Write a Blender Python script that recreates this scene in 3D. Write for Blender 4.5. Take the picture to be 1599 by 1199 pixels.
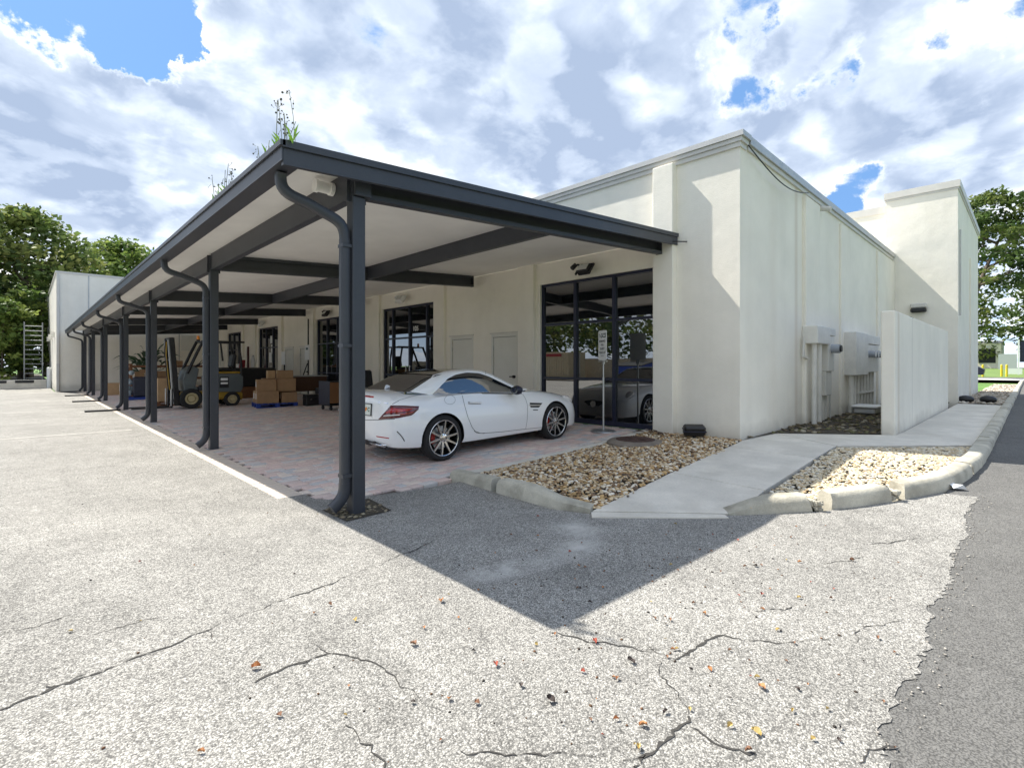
import bpy, bmesh, math, random
import numpy as np
from mathutils import Vector, Matrix
from mathutils.bvhtree import BVHTree
R = math.radians
rnd = random.Random(7)
S = bpy.context.scene
for o in list(bpy.data.objects): bpy.data.objects.remove(o)

# ---------------------------------------------------------------- camera, sky, sun, exposure
# world axes: X runs along the side wall (away to the right), Y along the carport (away to the left)
CAM = Vector((-2.306, -4.560, 1.43)); FPX = 785.0; HY = 570.0
cd = bpy.data.cameras.new('camera'); cam = bpy.data.objects.new('camera', cd); S.collection.objects.link(cam)
cam.location = CAM
cam.rotation_euler = (R(90), 0, -math.atan2(.69534, .71868))
cd.sensor_width = 36.0; cd.lens = FPX / 1599 * 36.0; cd.shift_y = -29.5 / 1599
cd.clip_start = .05; cd.clip_end = 2000
S.camera = cam
FWD = Vector((.69534, .71868, 0)); RGT = Vector((.71868, -.69534, 0))
def pix_dir(px, py): return FWD + RGT * ((px - 799.5) / FPX) + Vector((0, 0, (HY - py) / FPX))

SUN_V = Vector((-.17, .757, 1.0)).normalized()
sd = bpy.data.lights.new('sun', 'SUN'); sun = bpy.data.objects.new('sun', sd); S.collection.objects.link(sun)
sd.energy = 3.05; sd.angle = R(.5); sd.color = (1.0, .955, .87)
sun.rotation_euler = SUN_V.to_track_quat('Z', 'Y').to_euler()
sun.location = (0, 0, 40)

W = bpy.data.worlds.new('World'); S.world = W; W.use_nodes = True
W.cycles.sampling_method = 'MANUAL'; W.cycles.sample_map_resolution = 512
wn = W.node_tree.nodes; wl = W.node_tree.links; wn.clear()
def wnode(t, **k):
    n = wn.new(t)
    for a, b in k.items(): setattr(n, a, b)
    return n
def wmath(op, a, b=None, c=None, clamp=False):
    n = wnode('ShaderNodeMath', operation=op, use_clamp=clamp)
    for i, v in enumerate((a, b, c)):
        if v is None: continue
        if isinstance(v, (int, float)): n.inputs[i].default_value = v
        else: wl.new(v, n.inputs[i])
    return n.outputs[0]
def wmix(fac, a, b, blend='MIX'):
    n = wnode('ShaderNodeMixRGB', blend_type=blend)
    for i, v in enumerate((fac, a, b)):
        if isinstance(v, (int, float)): n.inputs[i].default_value = v
        elif isinstance(v, tuple): n.inputs[i].default_value = (*v, 1)
        else: wl.new(v, n.inputs[i])
    return n.outputs[0]
def wrange(v, a, b, c=0., d=1., smooth=True):
    n = wnode('ShaderNodeMapRange', interpolation_type='SMOOTHSTEP' if smooth else 'LINEAR')
    wl.new(v, n.inputs[0])
    for i, x in enumerate((a, b, c, d)): n.inputs[i + 1].default_value = x
    return n.outputs[0]
CLOUD = 4.0
LOBES = ((170, 5, 3, 9, -.27), (235, 85, 1, 5, -.20), (50, 170, 3, 9, .14), (340, 170, 3, 14, .12), (700, 150, 10, 30, .08), (1250, 180, 6, 26, .11), (1590, 15, 0, 6, -.17), (1345, 318, 0, 3, -.18), (1150, 95, 0, 4, -.13), (1290, 70, 0, 3, -.12), (600, 250, 0, 4, -.06), (60, 320, 3, 16, .12), (800, 330, 3, 16, .06), (1500, 230, 2, 12, .06))
sky = wnode('ShaderNodeTexSky', sky_type='NISHITA'); sky.sun_disc = False
sky.sun_elevation = math.asin(SUN_V.z); sky.sun_rotation = math.atan2(SUN_V.x, SUN_V.y)
sky.air_density = 1.0; sky.dust_density = .6; sky.ozone_density = 1.6
tc = wnode('ShaderNodeTexCoord'); sep = wnode('ShaderNodeSeparateXYZ'); wl.new(tc.outputs['Generated'], sep.inputs[0])
zz = wmath('MAXIMUM', sep.outputs[2], 0.0)
den = wmath('ADD', zz, .30)
px_ = wmath('DIVIDE', sep.outputs[0], den); py_ = wmath('DIVIDE', sep.outputs[1], den)
cmb = wnode('ShaderNodeCombineXYZ'); wl.new(px_, cmb.inputs[0]); wl.new(py_, cmb.inputs[1]); cmb.inputs[2].default_value = 3.7
def wnoise(vec, scale, detail, rough, dist=0.):
    n = wnode('ShaderNodeTexNoise'); wl.new(vec, n.inputs['Vector'])
    n.inputs['Scale'].default_value = scale; n.inputs['Detail'].default_value = detail
    n.inputs['Roughness'].default_value = rough; n.inputs['Distortion'].default_value = dist
    return n.outputs['Fac']
def wofs(vec, d):
    n = wnode('ShaderNodeVectorMath', operation='ADD'); wl.new(vec, n.inputs[0]); n.inputs[1].default_value = d
    return n.outputs[0]
base = cmb.outputs[0]
sh = Vector((SUN_V.x, SUN_V.y, 0)).normalized()
def cloud_density(vec, det_n=10.0):
    big = wnoise(vec, .95, 2.0, .5, .3)
    mid = wnoise(vec, 2.6, 3.0, .5, .35)
    det = wnoise(vec, 6.5, det_n, .62, .2)
    vo = wnode('ShaderNodeTexVoronoi', feature='SMOOTH_F1'); vo.inputs['Scale'].default_value = 7.0; vo.inputs['Smoothness'].default_value = .35
    wv = wnode('ShaderNodeMixRGB', blend_type='ADD'); wv.inputs[0].default_value = .10; wl.new(vec, wv.inputs[1]); nn = wnode('ShaderNodeTexNoise'); wl.new(vec, nn.inputs['Vector']); nn.inputs['Scale'].default_value = 9.; nn.inputs['Detail'].default_value = 5.; wl.new(nn.outputs['Color'], wv.inputs[2])
    wl.new(wv.outputs[0], vo.inputs['Vector'])
    puff = wmath('SUBTRACT', 1.0, vo.outputs['Distance'])
    d = wmath('ADD', wmath('MULTIPLY', big, .42), wmath('MULTIPLY', mid, .30))
    d = wmath('ADD', d, wmath('MULTIPLY', det, .20))
    d = wmath('ADD', d, wmath('MULTIPLY', puff, .15))
    return wmath('MULTIPLY_ADD', d, 1.75, -.425)
dA = cloud_density(base)
dB = cloud_density(wofs(base, tuple(sh * .055)), 4.0)
wn1 = wnode('ShaderNodeTexNoise'); wl.new(tc.outputs['Generated'], wn1.inputs['Vector']); wn1.inputs['Scale'].default_value = 5.5; wn1.inputs['Detail'].default_value = 9.; wn1.inputs['Roughness'].default_value = .62
wv1 = wnode('ShaderNodeVectorMath', operation='MULTIPLY_ADD'); wl.new(wn1.outputs['Color'], wv1.inputs[0]); wv1.inputs[1].default_value = (.34, .34, .34); wv1.inputs[2].default_value = (-.17, -.17, -.17)
wv2 = wnode('ShaderNodeVectorMath', operation='ADD'); wl.new(wv1.outputs[0], wv2.inputs[0]); wl.new(tc.outputs['Generated'], wv2.inputs[1])
wv3 = wnode('ShaderNodeVectorMath', operation='NORMALIZE'); wl.new(wv2.outputs[0], wv3.inputs[0])
def lobe(px, py, r_in, r_out, amt):
    d = pix_dir(px, py).normalized()
    n = wnode('ShaderNodeVectorMath', operation='DOT_PRODUCT'); wl.new(wv3.outputs[0], n.inputs[0]); n.inputs[1].default_value = d
    return wmath('MULTIPLY', wrange(n.outputs['Value'], math.cos(R(r_out)), math.cos(R(r_in))), amt)
hs = None
for a in LOBES:
    h = lobe(*a); hs = h if hs is None else wmath('ADD', hs, h)
d_ = Vector((.66, -.51, .56)).normalized(); n_ = wnode('ShaderNodeVectorMath', operation='DOT_PRODUCT'); wl.new(wv3.outputs[0], n_.inputs[0]); n_.inputs[1].default_value = d_
hs = wmath('ADD', hs, wmath('MULTIPLY', wrange(n_.outputs['Value'], math.cos(R(34)), math.cos(R(12))), -.22))
dens = wmath('ADD', dA, hs)
cover = wrange(dens, .445, .530)
lit = wrange(wmath('SUBTRACT', dA, dB), -.06, .10)
core = wrange(dens, .50, .80)
rim = wrange(dens, .62, .485)
dC = wnoise(base, 1.7, 3., .5, .3); dD = wnoise(wofs(base, tuple(sh * .20)), 1.7, 3., .5, .3)
lit2 = wrange(wmath('SUBTRACT', dC, dD), -.10, .10)
tex = wrange(wnoise(base, 4.2, 9., .62, .5), .36, .66)
light = wmath('ADD', wmath('MULTIPLY', lit, .40), wmath('MULTIPLY', rim, .34))
light = wmath('ADD', light, wmath('MULTIPLY', lit2, .36))
light = wmath('ADD', light, wmath('MULTIPLY', tex, .19))
light = wmath('SUBTRACT', light, wmath('MULTIPLY', core, .22), clamp=True)
cr_ = wnode('ShaderNodeValToRGB'); wl.new(light, cr_.inputs[0]); ce = cr_.color_ramp.elements
ce[0].position = 0; ce[0].color = (.33, .41, .55, 1); ce[1].position = 1; ce[1].color = (1.06, 1.045, 1.0, 1); x_ = ce.new(.42); x_.color = (.58, .66, .78, 1)
sky_s = wmix(1.0, sky.outputs[0], (.25, .37, .54), 'MULTIPLY')
sky_s = wmix(.65, sky_s, (.78, 1.48, 2.62))
cl_raw = wmix(1.0, cr_.outputs[0], (CLOUD, CLOUD, CLOUD*1.01), 'MULTIPLY')
mixed = wmix(cover, sky_s, cl_raw)
haze_f = wrange(zz, .20, .0, 0., .5)
mixed = wmix(haze_f, mixed, (3.9, 4.4, 5.0))
# below the horizon: dull ground tone
mixed = wmix(wrange(sep.outputs[2], -.02, -.10), mixed, (1.6, 1.6, 1.5))
bg = wnode('ShaderNodeBackground'); bg.inputs[1].default_value = .12; wl.new(mixed, bg.inputs[0])
wo = wnode('ShaderNodeOutputWorld'); wl.new(bg.outputs[0], wo.inputs[0])

S.view_settings.view_transform = 'Standard'; S.view_settings.look = 'None'
S.view_settings.exposure = 1.58; S.view_settings.gamma = 1; S.view_settings.use_curve_mapping = False
S.render.engine = 'CYCLES'
S.cycles.max_bounces = 10; S.cycles.diffuse_bounces = 7; S.cycles.glossy_bounces = 3; S.cycles.transmission_bounces = 4; S.cycles.transparent_max_bounces = 6
S.cycles.caustics_reflective = False; S.cycles.caustics_refractive = False
S.cycles.use_denoising = True
S.cycles.sample_clamp_indirect = 6

# ---------------------------------------------------------------- helpers
COL = S.collection
class MB:
    """collects geometry for ONE mesh object"""
    def __init__(s): s.v = []; s.f = []; s.m = []; s.mat = None; s.cm = 0
    def add(s, vs, fs, m=None):
        b = len(s.v); M_ = s.mat
        s.v += [tuple(M_ @ Vector(p)) if M_ else tuple(p) for p in vs]
        for f in fs: s.f.append(tuple(i + b for i in f)); s.m.append(s.cm if m is None else m)
    def box(s, x0, x1, y0, y1, z0, z1, m=None, c=0.0):
        if c <= 0:
            s.add([(x0,y0,z0),(x1,y0,z0),(x1,y1,z0),(x0,y1,z0),(x0,y0,z1),(x1,y0,z1),(x1,y1,z1),(x0,y1,z1)],
                  [(0,3,2,1),(4,5,6,7),(0,1,5,4),(1,2,6,5),(2,3,7,6),(3,0,4,7)], m)
        else:
            bm = bmesh.new(); bmesh.ops.create_cube(bm, size=1)
            for v in bm.verts: v.co = Vector(((x0+x1)/2 + v.co.x*(x1-x0), (y0+y1)/2 + v.co.y*(y1-y0), (z0+z1)/2 + v.co.z*(z1-z0)))
            bmesh.ops.bevel(bm, geom=bm.edges[:], offset=c, segments=1, affect='EDGES')
            bm.verts.index_update()
            s.add([v.co[:] for v in bm.verts], [[v.index for v in f.verts] for f in bm.faces], m); bm.free()
    def cyl(s, p0, p1, r0, r1=None, n=12, m=None, caps=True):
        r1 = r0 if r1 is None else r1
        p0 = Vector(p0); p1 = Vector(p1); d = (p1-p0).normalized()
        u = d.orthogonal().normalized(); w = d.cross(u)
        vs = []
        for p, r in ((p0, r0), (p1, r1)):
            for i in range(n):
                a = 2*math.pi*i/n; vs.append(p + u*math.cos(a)*r + w*math.sin(a)*r)
        fs = [(i, (i+1) % n, n+(i+1) % n, n+i) for i in range(n)]
        if caps: fs += [tuple(range(n-1, -1, -1)), tuple(range(n, 2*n))]
        s.add(vs, fs, m)
    def sweep(s, pts, prof, m=None, up=(0, 0, 1), scales=None, caps=True):
        """sweeps closed 2D profile [(side, up)] along points"""
        pts = [Vector(p) for p in pts]; k = len(prof); vs = []
        upv = Vector(up)
        for i, p in enumerate(pts):
            t = (pts[min(i+1, len(pts)-1)] - pts[max(i-1, 0)]).normalized()
            sd_ = t.cross(upv)
            if sd_.length < 1e-4: sd_ = Vector((1, 0, 0))
            sd_.normalize(); u = sd_.cross(t).normalized()
            sc = scales[i] if scales else 1
            for a, b in prof: vs.append(p + sd_*a*sc + u*b*sc)
        fs = []
        for i in range(len(pts)-1):
            for j in range(k): fs.append((i*k+j, i*k+(j+1) % k, (i+1)*k+(j+1) % k, (i+1)*k+j))
        if caps: fs += [tuple(range(k-1, -1, -1)), tuple(range((len(pts)-1)*k, len(pts)*k))]
        s.add(vs, fs, m)
    def tube(s, pts, r, n=8, m=None, scales=None, up=(0.013, .021, 1)):
        s.sweep(pts, [(r*math.cos(2*math.pi*i/n), r*math.sin(2*math.pi*i/n)) for i in range(n)], m, up, scales)
    def lathe(s, prof, n=24, m=None, M_=None):
        vs = []; k = len(prof)
        for i in range(n):
            a = 2*math.pi*i/n
            for r, z in prof:
                p = Vector((r*math.cos(a), r*math.sin(a), z)); vs.append(M_ @ p if M_ else p)
        fs = []
        for i in range(n):
            j = (i+1) % n
            for q in range(k-1): fs.append((i*k+q, j*k+q, j*k+q+1, i*k+q+1))
        s.add(vs, fs, m)
    def prism(s, poly, z0, z1, m=None):
        n = len(poly)
        a0 = [(p[0], p[1], z0(p[0], p[1]) if callable(z0) else z0) for p in poly]
        a1 = [(p[0], p[1], z1(p[0], p[1]) if callable(z1) else z1) for p in poly]
        area = sum(poly[i][0]*poly[(i+1) % n][1]-poly[(i+1) % n][0]*poly[i][1] for i in range(n))
        fs = [(i, (i+1) % n, n+(i+1) % n, n+i) for i in range(n)]
        fs += [tuple(range(n-1, -1, -1)), tuple(range(n, 2*n))]
        if area < 0: fs = [tuple(reversed(f)) for f in fs]
        s.add(a0+a1, fs, m)
    def blob(s, c, r, m=None, n=8, rg=6, sq=(1, 1, 1)):
        vs = [(c[0], c[1], c[2]-r*sq[2])]
        for j in range(1, rg):
            t = -math.pi/2 + math.pi*j/rg
            for i in range(n):
                a = 2*math.pi*i/n; vs.append((c[0]+r*sq[0]*math.cos(t)*math.cos(a), c[1]+r*sq[1]*math.cos(t)*math.sin(a), c[2]+r*sq[2]*math.sin(t)))
        vs.append((c[0], c[1], c[2]+r*sq[2])); L = len(vs)-1
        fs = [(0, 1+(i+1) % n, 1+i) for i in range(n)]
        for j in range(rg-2):
            for i in range(n): fs.append((1+j*n+i, 1+j*n+(i+1) % n, 1+(j+1)*n+(i+1) % n, 1+(j+1)*n+i))
        b = 1+(rg-2)*n
        fs += [(b+i, b+(i+1) % n, L) for i in range(n)]
        s.add(vs, fs, m)
    def mesh(s, name, mats):
        me = bpy.data.meshes.new(name); me.from_pydata(s.v, [], s.f)
        for mt in (mats if isinstance(mats, (list, tuple)) else [mats]): me.materials.append(mt)
        me.polygons.foreach_set('material_index', s.m); me.update()
        return me
    def build(s, name, mats, parent=None, smooth=False, ang=40, bevel=0, world=False):
        me = s.mesh(name, mats)
        if smooth:
            me.polygons.foreach_set('use_smooth', [True]*len(me.polygons)); me.set_sharp_from_angle(angle=R(ang))
        o = bpy.data.objects.new(name, me); COL.objects.link(o)
        if parent is not None: setparent(o, parent, world)
        if bevel:
            b = o.modifiers.new('edge', 'BEVEL'); b.width = bevel; b.segments = 2; b.limit_method = 'ANGLE'; b.angle_limit = R(40)
        return o
def lmat(o): return Matrix.LocRotScale(o.location, o.rotation_euler, o.scale)
def wmat(o): return (wmat(o.parent) @ o.matrix_parent_inverse @ lmat(o)) if o.parent else lmat(o)
def setparent(o, p, world=False):
    o.parent = p
    o.matrix_parent_inverse = wmat(p).inverted() if world else Matrix()
def tag(o, label=None, cat=None, group=None, kind=None):
    if label: o['label'] = label
    if cat: o['category'] = cat
    if group: o['group'] = group
    if kind: o['kind'] = kind
    return o
def root(name, loc, label, cat, group=None, rz=0, ry=0):
    o = bpy.data.objects.new(name, None); COL.objects.link(o); o.location = loc; o.rotation_euler = (0, ry, rz); o.empty_display_size = .1
    return tag(o, label, cat, group)
def kids(o): return [c for c in bpy.data.objects if c.parent == o]
def copy_tree(o, parent=None, ch=None):
    if ch is None:
        ch = {}
        for c in bpy.data.objects:
            if c.parent: ch.setdefault(c.parent.name, []).append(c)
    c = o.copy(); COL.objects.link(c); c.parent = parent
    for k in ch.get(o.name, []): copy_tree(k, c, ch)
    return c
def text(body, name, size, mat, parent, M_, depth=.001, align='CENTER', shear=0, bold=0):
    cu = bpy.data.curves.new(name, 'FONT'); cu.body = body; cu.size = size; cu.align_x = align; cu.align_y = 'CENTER'; cu.extrude = depth; cu.shear = shear; cu.offset = bold
    tmp = bpy.data.objects.new('tmp_text', cu); COL.objects.link(tmp)
    me = bpy.data.meshes.new_from_object(tmp.evaluated_get(bpy.context.evaluated_depsgraph_get())); bpy.data.objects.remove(tmp); bpy.data.curves.remove(cu)
    me.name = name; me.materials.clear(); me.materials.append(mat); o = bpy.data.objects.new(name, me); COL.objects.link(o); o.parent = parent
    o.location, q, sc = M_.decompose(); o.rotation_euler = q.to_euler()
    return o
def interp(x, tab):
    if x <= tab[0][0]: return tab[0][1]
    for (a, b), (c, d) in zip(tab, tab[1:]):
        if x <= c: return b + (d-b)*(x-a)/(c-a)
    return tab[-1][1]
ZIN = [(0, 0), (2, .065), (4.3, .13), (5.9, .24)]
def zin(x): return interp(x, ZIN)
def zout(x): return .06*min(max(x-2.5, 0), 3.3)
def ground_at(px, py, fn, dz=0):
    d = pix_dir(px, py); z = dz
    for _ in range(60):
        t = (z-CAM.z)/d.z; p = CAM + d*t; z = .5*z + .5*(fn(p.x)+dz)
    return Vector((p.x, p.y, z))

# ---------------------------------------------------------------- materials
def nt(name):
    m = bpy.data.materials.new(name); m.use_nodes = True; n = m.node_tree.nodes; l = m.node_tree.links
    return m, n, l, n['Principled BSDF']
def N(n, t, **k):
    q = n.new(t)
    for a, b in k.items():
        if a in q.inputs: q.inputs[a].default_value = b
        else: setattr(q, a, b)
    return q
def mat(name, col, rough=.6, metal=0., var=.0, vscale=3., bump=0., bscale=40., spec=.5, coat=0., emit=None, var2=0., v2scale=40., stretch=None, ior=None, tint=None):
    m, n, l, b = nt(name)
    b.inputs['Roughness'].default_value = rough; b.inputs['Metallic'].default_value = metal
    b.inputs['Specular IOR Level'].default_value = spec; b.inputs['Coat Weight'].default_value = coat; b.inputs['Coat Roughness'].default_value = .03
    if ior: b.inputs['IOR'].default_value = ior
    if emit: b.inputs['Emission Color'].default_value = (*emit[:3], 1); b.inputs['Emission Strength'].default_value = emit[3]
    b.inputs['Base Color'].default_value = (*col, 1)
    if var or bump or var2:
        t = N(n, 'ShaderNodeTexCoord'); vec = t.outputs['Object']
        if stretch:
            mp = N(n, 'ShaderNodeMapping'); mp.inputs['Scale'].default_value = stretch; l.new(vec, mp.inputs[0]); vec = mp.outputs[0]
    cur = None
    def mul(fac_out, lo, hi):
        nonlocal cur
        r = N(n, 'ShaderNodeMapRange'); l.new(fac_out, r.inputs[0]); r.inputs[1].default_value = .3; r.inputs[2].default_value = .7; r.inputs[3].default_value = lo; r.inputs[4].default_value = hi
        x = N(n, 'ShaderNodeMixRGB', blend_type='MULTIPLY'); x.inputs[0].default_value = 1
        if cur is None: x.inputs[1].default_value = (*col, 1)
        else: l.new(cur, x.inputs[1])
        l.new(r.outputs[0], x.inputs[2]); cur = x.outputs[0]
    if var:
        q = N(n, 'ShaderNodeTexNoise', Scale=vscale, Detail=5., Roughness=.6); l.new(vec, q.inputs['Vector']); mul(q.outputs['Fac'], 1-var, 1+var)
    if var2:
        q = N(n, 'ShaderNodeTexNoise', Scale=v2scale, Detail=3., Roughness=.7); l.new(vec, q.inputs['Vector']); mul(q.outputs['Fac'], 1-var2, 1+var2)
    if tint is not None and cur is not None:
        q = N(n, 'ShaderNodeTexNoise', Scale=vscale*.6, Detail=4., Roughness=.6); l.new(vec, q.inputs['Vector'])
        r = N(n, 'ShaderNodeMapRange'); l.new(q.outputs['Fac'], r.inputs[0]); r.inputs[1].default_value = .5; r.inputs[2].default_value = .75
        x = N(n, 'ShaderNodeMixRGB'); l.new(r.outputs[0], x.inputs[0]); l.new(cur, x.inputs[1]); x.inputs[2].default_value = (*tint, 1); cur = x.outputs[0]
    if cur is not None: l.new(cur, b.inputs['Base Color'])
    if bump:
        q = N(n, 'ShaderNodeTexNoise', Scale=bscale, Detail=4., Roughness=.6); l.new(vec, q.inputs['Vector'])
        bp = N(n, 'ShaderNodeBump', Strength=bump, Distance=.01); l.new(q.outputs['Fac'], bp.inputs['Height']); l.new(bp.outputs[0], b.inputs['Normal'])
    return m
def attr_mat(name, attr, rough=.8, translucent=0., bump=0., bscale=60., spec=.3, var2=0):
    m, n, l, b = nt(name)
    a = N(n, 'ShaderNodeAttribute', attribute_name=attr)
    b.inputs['Roughness'].default_value = rough; b.inputs['Specular IOR Level'].default_value = spec
    l.new(a.outputs['Color'], b.inputs['Base Color'])
    if translucent:
        out = [x for x in n if x.type == 'OUTPUT_MATERIAL'][0]
        tr = N(n, 'ShaderNodeBsdfTranslucent'); l.new(a.outputs['Color'], tr.inputs[0])
        mx = N(n, 'ShaderNodeMixShader'); mx.inputs[0].default_value = translucent
        l.new(b.outputs[0], mx.inputs[1]); l.new(tr.outputs[0], mx.inputs[2]); l.new(mx.outputs[0], out.inputs[0])
    if bump:
        t = N(n, 'ShaderNodeTexCoord'); q = N(n, 'ShaderNodeTexNoise', Scale=bscale, Detail=3.); l.new(t.outputs['Object'], q.inputs['Vector'])
        bp = N(n, 'ShaderNodeBump', Strength=bump, Distance=.01); l.new(q.outputs['Fac'], bp.inputs['Height']); l.new(bp.outputs[0], b.inputs['Normal'])
    return m
def np_obj(name, V, F, mt, cols=None, parent=None, smooth=False):
    """V (n,3), F (m,k) arrays -> one object, optional per-vertex colours"""
    me = bpy.data.meshes.new(name); n, k = F.shape
    me.vertices.add(len(V)); me.vertices.foreach_set('co', np.asarray(V, np.float32).ravel())
    me.loops.add(n*k); me.loops.foreach_set('vertex_index', F.astype(np.int32).ravel())
    me.polygons.add(n); me.polygons.foreach_set('loop_start', np.arange(0, n*k, k, dtype=np.int32))
    me.update(calc_edges=True)
    if cols is not None:
        a = me.color_attributes.new('tone', 'FLOAT_COLOR', 'POINT')
        a.data.foreach_set('color', np.concatenate([cols, np.ones((len(V), 1))], 1).astype(np.float32).ravel())
    me.materials.append(mt)
    if smooth: me.polygons.foreach_set('use_smooth', [True]*n)
    o = bpy.data.objects.new(name, me); COL.objects.link(o)
    if parent is not None: setparent(o, parent)
    return o

def asphalt_material(name, lo, hi, tint, scale, blobs=(), big=.18):
    m, n, l, b = nt(name); b.inputs['Roughness'].default_value = .92; b.inputs['Specular IOR Level'].default_value = .25
    t = N(n, 'ShaderNodeTexCoord'); vec = t.outputs['Object']
    nz = N(n, 'ShaderNodeTexNoise', Scale=scale*.6, Detail=2.); l.new(vec, nz.inputs['Vector'])
    ad = N(n, 'ShaderNodeMixRGB', blend_type='ADD'); ad.inputs[0].default_value = .012; l.new(vec, ad.inputs[1]); l.new(nz.outputs['Color'], ad.inputs[2])
    vo = N(n, 'ShaderNodeTexVoronoi', Scale=scale); l.new(ad.outputs[0], vo.inputs['Vector'])
    sp = N(n, 'ShaderNodeSeparateColor'); l.new(vo.outputs['Color'], sp.inputs[0])
    cr = N(n, 'ShaderNodeValToRGB'); l.new(sp.outputs[0], cr.inputs[0])
    e = cr.color_ramp.elements
    e[0].position = 0; e[0].color = (lo, lo, lo*1.02, 1); e[1].position = 1; e[1].color = (hi, hi, hi, 1)
    x = e.new(.30); x.color = (lo+.25*(hi-lo),)*3+(1,); x = e.new(.62); x.color = (lo+.62*(hi-lo),)*3+(1,)
    gap = N(n, 'ShaderNodeMapRange'); l.new(vo.outputs['Distance'], gap.inputs[0]); gap.inputs[1].default_value = .38; gap.inputs[2].default_value = .75; gap.inputs[3].default_value = 1.; gap.inputs[4].default_value = .45
    m1 = N(n, 'ShaderNodeMixRGB', blend_type='MULTIPLY'); m1.inputs[0].default_value = .9; l.new(cr.outputs[0], m1.inputs[1]); l.new(gap.outputs[0], m1.inputs[2])
    cur = m1.outputs[0]
    for sc, amt, det in ((.30, big*.8, 6.), (1.3, big*.7, 7.), (6., big*.6, 5.), (24., .10, 3.)):
        q = N(n, 'ShaderNodeTexNoise', Scale=sc, Detail=det, Roughness=.65); l.new(vec, q.inputs['Vector'])
        r = N(n, 'ShaderNodeMapRange'); l.new(q.outputs['Fac'], r.inputs[0]); r.inputs[1].default_value = .3; r.inputs[2].default_value = .7; r.inputs[3].default_value = 1-amt; r.inputs[4].default_value = 1+amt
        mm = N(n, 'ShaderNodeMixRGB', blend_type='MULTIPLY'); mm.inputs[0].default_value = 1; l.new(cur, mm.inputs[1]); l.new(r.outputs[0], mm.inputs[2]); cur = mm.outputs[0]
    for sc_, lo_, hi_, am_, st_ in ((.9, .58, .74, .26, (1, 1, 1)), (1.0, .56, .70, .16, (2.2, .22, 1)), (2.6, .66, .74, .30, (1, 1, 1))):
        mp_ = N(n, 'ShaderNodeMapping'); mp_.inputs['Scale'].default_value = st_; mp_.inputs['Location'].default_value = (sc_*3, 1.7, 0); l.new(vec, mp_.inputs[0])
        q = N(n, 'ShaderNodeTexNoise', Scale=sc_, Detail=7., Roughness=.62); l.new(mp_.outputs[0], q.inputs['Vector'])
        r = N(n, 'ShaderNodeMapRange'); l.new(q.outputs['Fac'], r.inputs[0]); r.inputs[1].default_value = lo_; r.inputs[2].default_value = hi_; r.inputs[3].default_value = 1; r.inputs[4].default_value = 1-am_
        mm = N(n, 'ShaderNodeMixRGB', blend_type='MULTIPLY'); mm.inputs[0].default_value = 1; l.new(cur, mm.inputs[1]); l.new(r.outputs[0], mm.inputs[2]); cur = mm.outputs[0]
    mm = N(n, 'ShaderNodeMixRGB', blend_type='MULTIPLY'); mm.inputs[0].default_value = 1; l.new(cur, mm.inputs[1]); mm.inputs[2].default_value = (*tint, 1); cur = mm.outputs[0]
    # pale spilled-cement smears
    msk = None
    for (x0, y0, x1, y1, w) in blobs:
        d = Vector((x1-x0, y1-y0, 0)); L = d.length; d.normalize()
        mp = N(n, 'ShaderNodeMapping', vector_type='TEXTURE'); mp.inputs['Location'].default_value = ((x0+x1)/2, (y0+y1)/2, 0); mp.inputs['Rotation'].default_value = (0, 0, math.atan2(d.y, d.x)); mp.inputs['Scale'].default_value = (L/2, w, 1)
        l.new(vec, mp.inputs[0])
        ln = N(n, 'ShaderNodeVectorMath', operation='LENGTH'); l.new(mp.outputs[0], ln.inputs[0])
        r = N(n, 'ShaderNodeMapRange'); l.new(ln.outputs['Value'], r.inputs[0]); r.inputs[1].default_value = 1.3; r.inputs[2].default_value = .2
        if msk is None: msk = r.outputs[0]
        else:
            a = N(n, 'ShaderNodeMath', operation='MAXIMUM'); l.new(msk, a.inputs[0]); l.new(r.outputs[0], a.inputs[1]); msk = a.outputs[0]
    if msk is not None:
        q = N(n, 'ShaderNodeTexNoise', Scale=3.2, Detail=7., Roughness=.7); l.new(vec, q.inputs['Vector'])
        r = N(n, 'ShaderNodeMapRange'); l.new(q.outputs['Fac'], r.inputs[0]); r.inputs[1].default_value = .34; r.inputs[2].default_value = .58
        a = N(n, 'ShaderNodeMath', operation='MULTIPLY'); l.new(msk, a.inputs[0]); l.new(r.outputs[0], a.inputs[1])
        mx = N(n, 'ShaderNodeMixRGB'); l.new(a.outputs[0], mx.inputs[0]); l.new(cur, mx.inputs[1]); mx.inputs[2].default_value = (.50, .485, .455, 1); cur = mx.outputs[0]
    l.new(cur, b.inputs['Base Color'])
    bp = N(n, 'ShaderNodeBump', Strength=.55, Distance=.006); l.new(gap.outputs[0], bp.inputs['Height']); l.new(bp.outputs[0], b.inputs['Normal'])
    return m

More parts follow.
